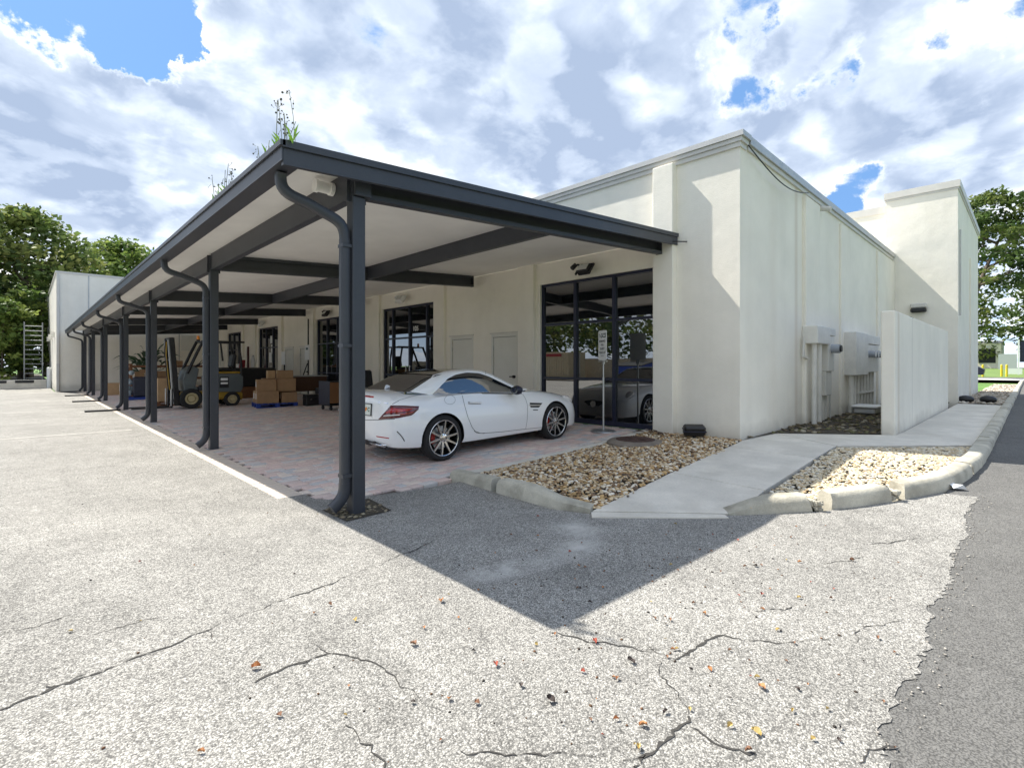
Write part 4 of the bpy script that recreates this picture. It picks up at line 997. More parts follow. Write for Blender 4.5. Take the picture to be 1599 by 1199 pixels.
def cat(tab, n):
    """smooth interpolation of the station table"""
    xs = [t[0] for t in tab]; out = []
    for i in range(len(tab)-1):
        p0 = tab[max(i-1, 0)]; p1 = tab[i]; p2 = tab[i+1]; p3 = tab[min(i+2, len(tab)-1)]
        k = max(2, int((p2[0]-p1[0])/.07))
        for j in range(k):
            t = j/k; row = [p1[0]+(p2[0]-p1[0])*t]
            for c in range(1, len(p1)):
                d1 = (p2[c]-p0[c])/max(p2[0]-p0[0], 1e-6)*(p2[0]-p1[0]); d2 = (p3[c]-p1[c])/max(p3[0]-p1[0], 1e-6)*(p2[0]-p1[0])
                h00 = 2*t**3-3*t*t+1; h10 = t**3-2*t*t+t; h01 = -2*t**3+3*t*t; h11 = t**3-t*t
                row.append(h00*p1[c]+h10*d1+h01*p2[c]+h11*d2)
            out.append(row)
    out.append(list(tab[-1])); return out
def half(row):
    x, wm, ws, zs, zc, zb = row; zm = zb+.42*(zs-zb)
    P = [(0, zb), (.50*wm, zb), (.84*wm, zb+.004), (.945*wm, zb+.03), (.985*wm, zb+.10*(zs-zb)+.03), (wm, zm), (.995*wm, zm+.25*(zs-zm)), (.982*wm, zm+.50*(zs-zm)), (.962*wm, zm+.72*(zs-zm)), ((.93*wm+ws)/2, zs-.030), (ws, zs), (.86*ws, zs+.45*(zc-zs)), (.62*ws, zs+.76*(zc-zs)), (.32*ws, zs+.95*(zc-zs)), (0, zc)]
    return P
rows = cat(ST, 0)
def loft(rows, half_fn, q, m=None, cap=True):
    vs = []; ring = None
    for r_ in rows:
        P = half_fn(r_); loop = [(r_[0], -y, z) for y, z in P] + [(r_[0], y, z) for y, z in reversed(P[1:-1])]
        ring = len(loop); vs += loop
    fs = []
    for i in range(len(rows)-1):
        for j in range(ring): fs.append((i*ring+j, (i+1)*ring+j, (i+1)*ring+(j+1) % ring, i*ring+(j+1) % ring))
    if cap: fs += [tuple(range(ring)), tuple(reversed(range((len(rows)-1)*ring, len(rows)*ring)))]
    q.add(vs, fs, m)
q = MB(); loft(rows, half, q); bme = q.mesh('car_body', [m_carpaint, m_black])
bo = bpy.data.objects.new('car_body', bme); COL.objects.link(bo)
bmf = bmesh.new(); bmf.from_mesh(bme); bmesh.ops.recalc_face_normals(bmf, faces=bmf.faces); bmf.to_mesh(bme)
BV = BVHTree.FromBMesh(bmf); bmf.free()
cut = MB()
for xw in (0, 2.43):
    for s_ in (-1, 1): cut.cyl((xw, s_*.60, .318), (xw, s_*1.1, .318), .366, n=48, m=0)
cme = cut.mesh('wheel_cut', [m_black]); co = bpy.data.objects.new('wheel_cut', cme); COL.objects.link(co)
bmf = bmesh.new(); bmf.from_mesh(cme); bmesh.ops.recalc_face_normals(bmf, faces=bmf.faces); bmf.to_mesh(cme); bmf.free()
md = bo.modifiers.new('arches', 'BOOLEAN'); md.object = co; md.operation = 'DIFFERENCE'; md.solver = 'EXACT'; md.material_mode = 'TRANSFER'
dg = bpy.context.evaluated_depsgraph_get(); nm = bpy.data.meshes.new_from_object(bo.evaluated_get(dg))
bpy.data.objects.remove(bo); bpy.data.objects.remove(co)
nm.polygons.foreach_set('use_smooth', [True]*len(nm.polygons)); nm.set_sharp_from_angle(angle=R(38)); nm.name = 'body'
body = bpy.data.objects.new('body', nm); COL.objects.link(body); body.parent = sportscar

def on_body(px, py, bv=None):
    """point and normal of the car surface seen at a photograph pixel, car coordinates"""
    o = CI @ CAM; d = (CI.to_3x3() @ pix_dir(px, py)).normalized()
    h = (bv or BV).ray_cast(o, d)
    return (h[0], h[1]) if h[0] is not None else (None, None)
def z7(x, y): return (555+x/7.8, 590+y/7.8)
def z8(x, y): return (740+x/9.22, 570+y/9.22)
def z2(x, y): return (600+x/7.268, 560+y/7.268)
def surf(pts, bv=None):
    o = []
    for p in pts:
        h, n = on_body(*p, bv=bv)
        if h is not None: o.append((h, n if n.dot(CI@CAM-h) > 0 else -n))
    return o
def dense(pts, step=3.0, close=False):
    o = []; P = pts+[pts[0]] if close else pts
    for a, b in zip(P, P[1:]):
        k = max(1, int(math.hypot(b[0]-a[0], b[1]-a[1])/step))
        for i in range(k): o.append((a[0]+(b[0]-a[0])*i/k, a[1]+(b[1]-a[1])*i/k))
    if not close: o.append(P[-1])
    return o
def strip(q, hits, w, off=.002, m=None, mirror=True, close=False):
    H = hits + ([hits[0]] if close else [])
    for sg in (mirror if isinstance(mirror, tuple) else (1, -1) if mirror else (1,)):
        vs = []
        for i, (p, n) in enumerate(H):
            t = (H[min(i+1, len(H)-1)][0]-H[max(i-1, 0)][0]).normalized(); s_ = t.cross(n).normalized()
            for v in (p+s_*w+n*off, p-s_*w+n*off): vs.append((v.x, v.y*sg, v.z))
        q.add(vs, [(2*i, 2*i+1, 2*i+3, 2*i+2) if sg < 0 else (2*i, 2*i+2, 2*i+3, 2*i+1) for i in range(len(H)-1)], m)
def patch(q, poly, off=.004, n=10, m=None, mirror=True, bv=None, thick=.0):
    """shell over the surface inside a pixel quad given as (top-left, top-right, bottom-right, bottom-left) polylines: top list and bottom list"""
    top, bot = poly
    def at(pl, t):
        L = [0]
        for a, b in zip(pl, pl[1:]): L.append(L[-1]+math.hypot(b[0]-a[0], b[1]-a[1]))
        d = t*L[-1]
        for i in range(len(pl)-1):
            if d <= L[i+1] or i == len(pl)-2:
                f = (d-L[i])/max(L[i+1]-L[i], 1e-9); return (pl[i][0]+(pl[i+1][0]-pl[i][0])*f, pl[i][1]+(pl[i+1][1]-pl[i][1])*f)
    grid = []; k = 5
    for i in range(n+1):
        a = at(top, i/n); b = at(bot, i/n); col = []
        for j in range(k+1):
            f = j/k; h, nn = on_body(a[0]+(b[0]-a[0])*f, a[1]+(b[1]-a[1])*f, bv)
            if h is None: col = None; break
            nn = nn if nn.dot(CI@CAM-h) > 0 else -nn
            edge = i in (0, n) or j in (0, k)
            col.append(h+nn*(off if not edge else off*.25))
        if col: grid.append(col)
    for sg in (mirror if isinstance(mirror, tuple) else (1, -1) if mirror else (1,)):
        vs = [(p.x, p.y*sg, p.z) for c in grid for p in c]
        fs = [((i)*(k+1)+j, (i+1)*(k+1)+j, (i+1)*(k+1)+j+1, i*(k+1)+j+1) for i in range(len(grid)-1) for j in range(k)]
        q.add(vs, fs if sg > 0 else [f[::-1] for f in fs], m)
def cpart(q, name, m, parent=None, smooth=True, ang=45):
    return q.build(name, m, parent or sportscar, smooth=smooth, ang=ang)

# greenhouse
GH = [(-.46, .990, 1.000, .60, .56), (-.30, .985, 1.060, .64, .565), (-.10, .97, 1.150, .68, .57), (.10, .955, 1.222, .715, .572), (.35, .945, 1.268, .735, .575), (.65, .94, 1.286, .74, .578),
      (.95, .935, 1.276, .74, .57), (1.15, .93, 1.235, .74, .56), (1.4, .925, 1.125, .745, .565), (1.65, .915, 1.005, .75, .59), (1.82, .905, .925, .75, .62)]
def ghalf(row):
    x, zb, zt, wb, wt = row
    return [(0, zb-.06), (wb*.9, zb-.06), (wb, zb-.04), (wb*.75+wt*.25+.012, zb+(zt-zb)*.25), ((wb+wt)/2+.016, zb+(zt-zb)*.52), (wb*.25+wt*.75+.014, zb+(zt-zb)*.78), (wt, zb+(zt-zb)*.93), (wt*.90, zt-.016*(zt-zb)/.3), (wt*.6, zt-.005), (0, zt)]
q = MB(); grow = cat(GH, 0); loft(grow, ghalf, q)
gme = q.mesh('windows_tmp', m_carglass); bmf = bmesh.new(); bmf.from_mesh(gme); bmesh.ops.recalc_face_normals(bmf, faces=bmf.faces); GV = BVHTree.FromBMesh(bmf); bmf.free()
gl = cpart(q, 'window', m_carglass)
# roof panel
q = MB(); rr = [r_ for r_ in grow if .10 <= r_[0] <= 1.12]
vs = []; ny = 9
for r_ in rr:
    H = ghalf(r_); prof = [(-H[7][0], H[7][1]), (-H[8][0], H[8][1]), (-H[8][0]*.5, (H[8][1]+H[9][1])/2+.001), (0, H[9][1]), (H[8][0]*.5, (H[8][1]+H[9][1])/2+.001), (H[8][0], H[8][1]), (H[7][0], H[7][1])]
    vs += [(r_[0], y, z+.006) for y, z in prof]
q.add(vs, [(i*7+j, (i+1)*7+j, (i+1)*7+j+1, i*7+j+1) for i in range(len(rr)-1) for j in range(6)]); cpart(q, 'roof', m_roofglass)
# white arch rails from the rear deck over the doors to the hood
UP = [(-.38, .992), (-.16, 1.095), (.10, 1.212), (.34, 1.262), (.65, 1.284), (.95, 1.272), (1.15, 1.225), (1.40, 1.110), (1.65, .985), (1.88, .905)]
LO = [(-.06, .930), (.10, 1.045), (.26, 1.150), (.42, 1.205), (.65, 1.232), (.90, 1.212), (1.10, 1.150), (1.34, 1.045), (1.58, .935), (1.74, .895)]
def gy(x, z):
    h = GV.ray_cast(Vector((x, -2, z)), Vector((0, 1, 0)))
    return -h[0].y if h[0] is not None else None
NS = 44
def along(tab, t): f = t*(len(tab)-1); i = min(int(f), len(tab)-2); f -= i; a, b = tab[i], tab[i+1]; return (a[0]+(b[0]-a[0])*f, a[1]+(b[1]-a[1])*f)
for sg in (-1, 1):
    q = MB(); vs = []; last = .6
    for i in range(NS+1):
        u = along(UP, i/NS); l_ = along(LO, i/NS)
        for f in (0, .25, .5, .75, 1):
            x = u[0]+(l_[0]-u[0])*f; z = u[1]+(l_[1]-u[1])*f
            zb = interp(x, [(g_[0], g_[1]) for g_ in GH]); zt = interp(x, [(g_[0], g_[2]) for g_ in GH])
            zq = min(max(z, zb-.03), zt-.012)
            y = gy(x, zq)
            y = y if y is not None else last
            last = y; bul = .016*(1-(2*f-1)**2)+.004
            vs.append((x, sg*(y+bul), z+.004))
    q.add(vs, [((i)*5+j, (i+1)*5+j, (i+1)*5+j+1, i*5+j+1) if sg < 0 else (i*5+j, i*5+j+1, (i+1)*5+j+1, (i+1)*5+j) for i in range(NS) for j in range(4)])
    cpart(q, 'roof_rail', m_carpaint)
q = MB(); strip(q, surf(dense([z2(645, 385), z2(880, 392), z2(1200, 394), z2(1450, 396), z2(1560, 396)], 2)), .008, .003); cpart(q, 'belt_trim', m_black)
q = MB(); strip(q, surf(dense([z2(1140, 150), z2(1142, 185)], 2), GV), .003, .024); cpart(q, 'roof_seam', m_seam)
# panel gaps
q = MB()
strip(q, surf(dense([z7(1290, 178), z7(1300, 215), z7(1330, 340), z7(1370, 480), z7(1420, 600), z7(1460, 650), z7(1520, 672), z7(1570, 676)], 2)), .0035)
strip(q, surf(dense([z8(0, 945), z8(40, 975), z8(120, 980), z8(400, 960), z8(745, 918)], 3)), .0035)
strip(q, surf(dense([z8(700, 415), z8(745, 490), z8(768, 570), z8(772, 680), z8(765, 800), z8(745, 918)], 2)), .003)
strip(q, surf(dense([z8(745, 918), z8(970, 896)], 3)), .003)
strip(q, surf(dense([z7(450, 320), z7(545, 268), z7(700, 222), z7(860, 196), z7(1020, 190)], 2)), .003)
strip(q, surf(dense([z7(105, 513), z7(270, 511), z7(480, 500)], 2)), .0035)
cpart(q, 'panel_seam', m_seam)
def ell(cx_, cy_, rx, ry, n=28): return [(cx_+rx*math.cos(2*math.pi*i/n), cy_+ry*math.sin(2*math.pi*i/n)) for i in range(n)]
q = MB(); strip(q, surf([z7(*p) for p in ell(1150, 268, 66, 54)]), .003, mirror=False, close=True); cpart(q, 'fuel_flap', mat('soft_gap', (.30, .30, .31), .6))
# door handle
q = MB(); H = surf(dense([z7(1385, 297), z7(1525, 303)], 2))
for sg in (1, -1):
    q = MB(); q.tube([Vector(((p+n*(.024 if 0 < i < len(H)-1 else .004)).x, (p+n*.02).y*sg, p.z)) for i, (p, n) in enumerate(H)], .013, 8); cpart(q, 'door_handle', m_carpaint)
for sg in (1, -1): q = MB(); patch(q, ([z7(1370, 287), z7(1530, 290)], [z7(1375, 322), z7(1525, 322)]), .0015, 6, mirror=(sg,)); cpart(q, 'handle_cup', mat('handle_shade', (.40, .40, .41), .4))
# fender vent with two bright fins
for sg in (1, -1):
    q = MB(); patch(q, ([z8(802, 541), z8(986, 545)], [z8(815, 610), z8(938, 610)]), .002, 6, mirror=(sg,)); v_ = cpart(q, 'fender_vent', m_black)
    q = MB(); strip(q, surf(dense([z8(785, 578), z8(965, 577)], 2)), .008, .008, mirror=(sg,)); cpart(q, 'vent_fin', m_chrome, v_)
    q = MB(); strip(q, surf(dense([z8(850, 645), z8(922, 645)], 2)), .008, .003, mirror=(sg,)); cpart(q, 'badge', mat('badge_grey', (.12, .12, .13), .4))
# tail lamps
for sg in (1, -1):
    q = MB(); patch(q, ([z7(430, 335), z7(600, 338), z7(775, 345)], [z7(278, 506), z7(520, 490), z7(690, 455), z7(768, 385)]), .010, 14, mirror=(sg,)); tl_ = cpart(q, 'tail_light', m_reddark)
    for nm_, m_, top, bot, o_ in (('red_lens', m_red, [z7(440, 358), z7(600, 372), z7(720, 372)], [z7(345, 440), z7(480, 428), z7(640, 412)], .016), ('clear_lens', m_lenswhite, [z7(350, 452), z7(480, 445), z7(560, 440)], [z7(325, 472), z7(480, 462), z7(545, 458)], .016), ('red_lens', m_red, [z7(480, 440), z7(640, 425), z7(740, 390)], [z7(500, 452), z7(620, 445), z7(690, 425)], .015)):
        q = MB(); patch(q, (top, bot), o_, 12, mirror=(sg,)); cpart(q, nm_, m_, tl_)
q = MB(); patch(q, ([z7(103, 208), z7(225, 224)], [z7(103, 232), z7(222, 244)]), .006, 6, mirror=False); cpart(q, 'brake_light', m_red)
for sg in (1, -1): q = MB(); patch(q, ([z7(248, 704), z7(412, 728)], [z7(260, 720), z7(410, 741)]), .004, 6, mirror=(sg,)); cpart(q, 'reflector', m_red)
# licence plate
hp, hn = on_body(*z7(160, 385)); 
if hp is not None:
    pl = MB(); c = hp + hn*.012
    xa = Vector((0, -1, 0)); za = (Vector((0, 0, 1))-hn*hn.z).normalized(); xa = za.cross(hn)
    pm_ = Matrix((xa, za, hn)).transposed().to_4x4(); pm_.translation = Vector((-.868, .05, c.z)) if False else c + xa*(-.08)
    q = MB(); q.mat = pm_; q.box(-.165, .165, -.085, .085, -.008, .0, c=.003); pl = cpart(q, 'plate_frame', m_black, smooth=False)
    q = MB(); q.mat = pm_; q.box(-.152, .152, -.073, .073, .0005, .003); cpart(q, 'licence_plate', mat('plate_white', (.72, .76, .70), .4), pl, smooth=False)
    q = MB(); q.mat = pm_; q.blob((0.03, 0, .0035), .026, n=12, rg=4, sq=(1, 1, .06)); q.blob((.05, .012, .0035), .02, n=12, rg=4, sq=(1, 1, .07)); cpart(q, 'orange_emblem', mat('plate_orange', (.75, .25, .03), .5), pl)
    mg = mat('plate_green', (.02, .12, .05), .5)
    for s_, dx in (('TN', -.055), ('C', .105)): text(s_, 'plate_letter', .075, mg, pl, pm_ @ Matrix.Translation((dx, 0, .004)), bold=.002)
# small bright script on the boot lid and the shark-fin aerial
q = MB(); strip(q, surf(dense([z7(285, 297), z7(310, 303)], 1)), .006, .004, mirror=False); strip(q, surf(dense([z7(350, 305), z7(400, 312)], 1)), .006, .004, mirror=False); cpart(q, 'boot_badge', m_chrome)
q = MB(); q.add([(-.42, -.02, 1.005), (-.26, -.02, 1.012), (-.26, .02, 1.012), (-.42, .02, 1.005), (-.40, 0, 1.075), (-.37, 0, 1.075)], [(0, 1, 5, 4), (2, 3, 4, 5), (1, 2, 5), (3, 0, 4)]); cpart(q, 'aerial', m_carpaint)
# diffuser, bumper crease, sill
q = MB()
for sg in (1, -1):
    pass
strip(q, surf(dense([z7(105, 770), z7(250, 800), z7(400, 850), z7(530, 868)], 2)), .045, .010, mirror=True); cpart(q, 'diffuser', m_black)
for sg in (1, -1): q = MB(); patch(q, ([z7(150, 775), z7(380, 815)], [z7(190, 800), z7(390, 845)]), .02, 6, mirror=(sg,)); cpart(q, 'exhaust_tip', m_chrome)
for sg in (1, -1): q = MB(); strip(q, surf(dense([z7(505, 650), z7(545, 690), z7(575, 730), z7(598, 770)], 2)), .006, .003, mirror=(sg,)); cpart(q, 'bumper_slot', m_seam)
# head lamps and grille at the nose
for sg in (-1, 1):
    q = MB(); q.mat = Matrix.Translation((2.93, sg*.64, .635)) @ Matrix.Rotation(sg*R(-38), 4, 'Z') @ Matrix.Rotation(R(38), 4, 'Y'); q.blob((0, 0, 0), 1, n=14, rg=8, sq=(.17, .16, .07)); cpart(q, 'headlight', m_lenswhite)
q = MB(); q.mat = Matrix.Translation((3.22, 0, .44)); q.blob((0, 0, 0), 1, n=16, rg=8, sq=(.07, .42, .10)); gr_ = cpart(q, 'grille', m_black)
q = MB(); q.mat = Matrix.Translation((3.285, 0, .44)); q.cyl((0, 0, 0), (.015, 0, 0), .07, n=20); cpart(q, 'nose_emblem', m_chrome, gr_)
q = MB(); q.mat = Matrix.Translation((3.18, 0, .235)); q.blob((0, 0, 0), 1, n=16, rg=6, sq=(.07, .55, .06)); cpart(q, 'lower_intake', m_black)
# mirrors
for sg in (-1, 1):
    q = MB(); q.mat = Matrix.Translation((1.38, sg*.985, .935)); q.blob((0, 0, 0), 1, n=14, rg=8, sq=(.085, .105, .075)); q.mat = None
    q.box(1.40, 1.47, sg*.90-.05, sg*.90+.05, .865, .895, c=.01); mr = cpart(q, 'side_mirror', m_navy)
    q = MB(); q.mat = Matrix.Translation((1.312, sg*.985, .935)); q.blob((0, 0, 0), 1, n=14, rg=6, sq=(.006, .085, .056)); cpart(q, 'mirror_glass', m_carglass, mr)
# wheels
def wheel(xw, sg):
    q = MB(); AX = Matrix.Rotation(R(90)*sg, 4, 'X') @ Matrix()
    B = Matrix.Translation((xw, sg*.795, .325)) @ Matrix.Rotation(-sg*R(90), 4, 'X')     # local z points outward
    q.mat = B
    q.lathe([(.262, -.11), (.30, -.115), (.322, -.09), (.327, -.05), (.327, .05), (.322, .085), (.300, .108), (.262, .104), (.258, .09)], 48); w = q.build('wheel', m_rubber, sportscar, smooth=True, ang=50)
    q = MB(); q.mat = B; q.lathe([(.258, .102), (.250, .104), (.242, .085), (.236, .02), (.232, -.10), (.0, -.10)], 48); q.build('rim_barrel', m_rimdark, w, smooth=True)
    q = MB(); q.mat = B; q.lathe([(.258, .103), (.252, .108), (.244, .104), (.241, .092)], 48)
    for k in range(10):
        a = 2*math.pi*k/10+.16; ca, sa = math.cos(a), math.sin(a)
        def rp_(r_, t_, z): return (r_*ca-t_*sa, r_*sa+t_*ca, z)
        v = [rp_(.05, -.016, .085), rp_(.05, .016, .085), rp_(.242, .010, .098), rp_(.242, -.010, .098), rp_(.05, -.022, .05), rp_(.05, .022, .05), rp_(.242, .014, .07), rp_(.242, -.014, .07)]
        q.add(v, [(0, 1, 2, 3), (0, 4, 5, 1), (1, 5, 6, 2), (2, 6, 7, 3), (3, 7, 4, 0)])
    q.build('spokes', m_rimface, w)
    q = MB(); q.mat = B; q.lathe([(.062, .04), (.060, .088), (.034, .092), (.034, .10), (0, .102)], 24); q.build('hub', m_chrome, w, smooth=True, ang=30)
    q = MB(); q.mat = B; q.lathe([(.05, .012), (.165, .012), (.165, -.012), (.05, -.012)], 32); q.build('brake_disc', m_steel, w, smooth=True, ang=30)
    q = MB(); q.mat = B
    for k in range(7):
        a = math.pi-.45+k*.13 if sg < 0 else -.45+k*.13
        a2 = a+.13; q.add([(r_*math.cos(b), r_*math.sin(b), z) for z in (-.03, .035) for b in (a, a2) for r_ in (.115, .180)], [(4, 5, 7, 6), (1, 3, 7, 5), (0, 4, 6, 2), (0, 1, 5, 4), (2, 6, 7, 3)])
    q.build('brake_caliper', m_caliper, w)
    q = MB(); q.mat = B
    for k in range(5):
        a = 2*math.pi*k/5; q.cyl((.05*math.cos(a), .05*math.sin(a), .07), (.05*math.cos(a), .05*math.sin(a), .093), .009, n=6)
    tag(q.build('wheel_bolt', m_rimdark, w), kind='stuff')
for xw in (0, 2.43):
    for sg in (-1, 1): wheel(xw, sg)
q = MB(); q.box(-.35, 2.8, -.60, .60, .17, .40); cpart(q, 'underbody', m_black, smooth=False)
# ---------------------------------------------------------------- sign on a stand
t = root('parking_sign', (5.38, .95, zin(5.38)), 'white reserved parking sign on a grey pedestal stand before the corner storefront', 'sign')
SR = Matrix.Rotation(R(-26), 4, 'Z')
q = MB(); q.lathe([(0, .045), (.05, .045), (.20, .025), (.23, .012), (.235, 0)], 32); q.build('base', m_steel, t, smooth=True, ang=30)
q = MB(); q.cyl((0, 0, .04), (0, 0, 1.0), .018, n=12); q.cyl((-.0, 0, 1.0), (0, 0, 1.30), .013, n=12); p_ = q.build('pole', m_steel, t, smooth=True, ang=30)
q = MB(); q.mat = SR; q.box(-.016, .016, -.03, .03, 1.24, 1.34, c=.004); q.box(-.02, .0, -.15, .15, 1.285, 1.305); q.build('bracket', m_steel, t)
q = MB(); q.mat = SR
rr_ = []
for (cx_, cz_, a0) in ((.12, .24, 0), (-.12, .24, 90), (-.12, -.24, 180), (.12, -.24, 270)):
    for k in range(5): a = R(a0+k*22.5); rr_.append((cx_+.035*math.cos(a), cz_+.035*math.sin(a)))
q.add([(-.024, y, 1.59+z) for y, z in rr_]+[(-.016, y, 1.59+z) for y, z in rr_], [tuple(reversed(range(20))), tuple(range(20, 40))]+[(i, (i+1) % 20, 20+(i+1) % 20, 20+i) for i in range(20)])
pnl = q.build('panel', m_white_paint, t)
for body_, dz, sz, m_, sh_, bd in (('GCS', .175, .108, m_ink, .2, .003), ('RESERVED', .075, .052, m_grayink, 0, .001), ('FOR', .005, .052, m_grayink, 0, .001), ('GUEST', -.065, .058, m_grayink, 0, .001), ('VEHICLES', -.135, .056, m_grayink, 0, .001)):
    text(body_, 'lettering', sz, m_, pnl, SR @ face_x(-.0255, -.03 if body_ == 'GCS' else 0, 1.59+dz), shear=sh_, bold=bd)
q = MB(); q.mat = SR @ Matrix.Translation((-.0255, .115, 1.79)); q.blob((0, 0, 0), .015, n=8, rg=4, sq=(.1, 1, 1.3)); q.blob((0, -.02, -.035), .013, n=8, rg=4, sq=(.1, 1, 1)); tag(q.build('logo_dots', m_ink, pnl), kind='stuff')
q = MB(); q.mat = SR; q.box(-.026, -.0245, -.06, .06, 1.395, 1.402); q.build('small_print', m_grayink, pnl)

# ---------------------------------------------------------------- in the pale planting bed
t = root('manhole', (4.75, -.12, zin(4.75)), 'round rusty manhole cover set in a concrete collar among the pale river stones', 'manhole')
q = MB(); q.lathe([(.46, -.05), (.45, .03), (.40, .065), (.31, .075), (.30, .06)], 28); q.build('collar', mat('dark_collar', (.20, .17, .14), .9, var=.25, vscale=5, bump=.4), t, smooth=True)
q = MB(); q.lathe([(.305, .05), (.30, .085), (.27, .09), (.26, .083), (.06, .083), (.05, .09), (0, .09)], 28)
for k in range(10):
    a = 2*math.pi*k/10; q.mat = Matrix.Rotation(a, 4, 'Z'); q.box(.08, .25, -.012, .012, .082, .092); q.mat = None
q.build('cover', mat('rusty_iron', (.085, .050, .042), .75, .2, var=.3, vscale=6, bump=.3), t)
t = root('landscape_light', (5.60, -.70, zin(5.6)+.02), 'black box floodlight lying among the stones at the wall', 'light', rz=R(38))
q = MB(); q.mat = Matrix.Translation((0, 0, .12)) @ Matrix.Rotation(R(-14), 4, 'Y'); q.box(-.085, .085, -.17, .17, -.085, .085, c=.03); q.build('housing', m_black, t)
q = MB(); q.mat = Matrix.Translation((0, 0, .12)) @ Matrix.Rotation(R(-14), 4, 'Y')
q.box(-.097, .097, -.178, .178, -.008, .010, c=.004); q.build('rim', m_navy, t)
q = MB(); q.cyl((0, 0, -.08), (0, 0, .06), .03, n=10); q.build('stem', m_black, t)
q = MB(); r_ = random.Random(8)
for k in range(7):
    c = Vector((5.50+r_.uniform(-.12, .12), .02+r_.uniform(-.22, .22), zin(5.5)+.05+r_.uniform(0, .03))); a = r_.uniform(0, 3.1); d = Vector((math.cos(a), math.sin(a), r_.uniform(-.1, .35)))*.09; w = Vector((-d.y, d.x, .01))*.35
    q.add([c-d, c+w, c+d, c-w+Vector((0, 0, .02))], [(0, 1, 2), (0, 2, 3)])
tag(q.build('dead_leaves', mat('dead_leaf', (.075, .045, .03), .8)), kind='stuff')
# litter at the curb
q = MB(); c = ground_at(1498, 765, zout); m_lit = mat('white_litter', (.75, .76, .78), .4)
q.add([c+Vector(v) for v in ((-.06, .04, .02), (.02, .08, .05), (.07, .0, .015), (.0, -.03, .06), (.10, .05, .05), (.04, -.06, .01))], [(0, 3, 1), (1, 3, 2), (2, 4, 1), (3, 5, 2), (0, 5, 3)])
tag(q.build('paper_litter', m_lit), 'crumpled white paper litter against the curved curb', 'litter')
# dark shrubs-like lamps in the far tower bed
for (x, y) in ((18.9, -3.12), (19.2, -3.62)):
    t = root('bed_light', (x, y, .27), 'round black ground light among stones %s' % ('nearer the tower' if x < 19 else 'nearer the road curb'), 'light', 'black ground lights in the tower bed')
    q = MB(); q.blob((0, 0, .09), .16, n=12, rg=8, sq=(1.0, 1.3, .75)); q.build('housing', m_black, t, smooth=True); q = MB(); q.cyl((0, 0, -.1), (0, 0, .06), .07, n=10); q.build('stem', m_black, t)

# ---------------------------------------------------------------- stored goods under the carport
def carton(x, y, z, sx, sy, sz, rz, label, group, m=None, sticker=True):
    t = root('cardboard_box', (x, y, z), label, 'box', group, rz=rz); m = m or m_cardboard
    q = MB(); q.box(-sx/2, sx/2, -sy/2, sy/2, 0, sz, c=.006); b = q.build('carton', m, t)
    q = MB(); q.box(-sx/2+.01, sx/2-.01, -.028, .028, sz-.001, sz+.003); q.box(-sx/2-.003, -sx/2+.003, -.028, .028, sz-.10, sz+.002); q.build('tape', m_tape, t)
    q = MB()
    for s_ in (-1, 1): q.box(-sx/2+.006, sx/2-.006, s_*(sy/4+.012)-sy/4+.014, s_*(sy/4+.012)+sy/4-.014, sz+.0005, sz+.006)
    tag(q.build('top_flaps', m, t), kind='stuff')
    if sticker:
        q = MB(); q.box(-sx/2-.004, -sx/2-.001, -.02, .10, sz*.35, sz*.82); q.build('shipping_label', m_white_paint, t)
    return t
PZ = -R(9)
def P(x, y): c, s_ = math.cos(PZ), math.sin(PZ); return (2.80+x*c-y*s_, 12.02+x*s_+y*c)
pz = zin(3.2)
def pallet(x, y, z, rz, m, label, sx=1.2, sy=1.0):
    t = root('pallet', (x, y, z), label, 'pallet', rz=rz)
    for k in range(7):
        q = MB(); q.box(k*(sx-.1)/6, k*(sx-.1)/6+.1, 0, sy, .115, .137); q.build('deck_board', m, t)
    for yy in (0, sy/2-.05, sy-.1):
        for xx in (0, sx/2-.06, sx-.12): q = MB(); q.box(xx, xx+.12, yy, yy+.1, .022, .093); q.build('block', m, t)
        q = MB(); q.box(0, sx, yy, yy+.1, .094, .114); q.build('stringer', m, t)
        q = MB(); q.box(0, sx, yy, yy+.1, 0, .021); q.build('stringer', m, t)
    return t
pallet(2.80, 12.02, pz, PZ, m_blue, 'blue pallet under the stack of brown cartons')
GP = 'brown cartons stacked on the blue pallet'
bz = pz+.139
for (x, y, k, sx, sy, sz, lab) in ((.33, .20, 0, .62, .36, .37, 'front brown carton at the pallet corner, bottom layer, white label on its end'), (.95, .24, 0, .46, .40, .32, 'low brown carton at the right end of the pallet, bottom layer'),
        (.31, .62, 0, .58, .40, .37, 'brown carton behind the front corner one, bottom layer'), (.92, .70, 0, .5, .42, .36, 'brown carton at the rear right of the pallet, bottom layer')):
    p = P(x, y); carton(p[0], p[1], bz, sx, sy, sz, PZ+rnd.uniform(-.04, .04), lab, GP)
for (x, y, z, sx, sy, sz, lab) in ((.30, .24, .374, .55, .38, .36, 'brown carton in the second layer over the front corner'), (.88, .30, .36, .56, .42, .40, 'wide brown carton in the second layer at the right'),
        (.50, .66, .376, .5, .38, .38, 'brown carton in the second layer at the back'), (.86, .34, .768, .46, .34, .25, 'small topmost brown carton on the right of the stack'), (.50, .62, .762, .22, .30, .25, 'narrow pale carton end beside the topmost one')):
    p = P(x, y); carton(p[0], p[1], bz+z, sx, sy, sz, PZ+rnd.uniform(-.05, .05), lab, GP, m_cardboard2 if 'pale' in lab else None, sticker='front' in lab)

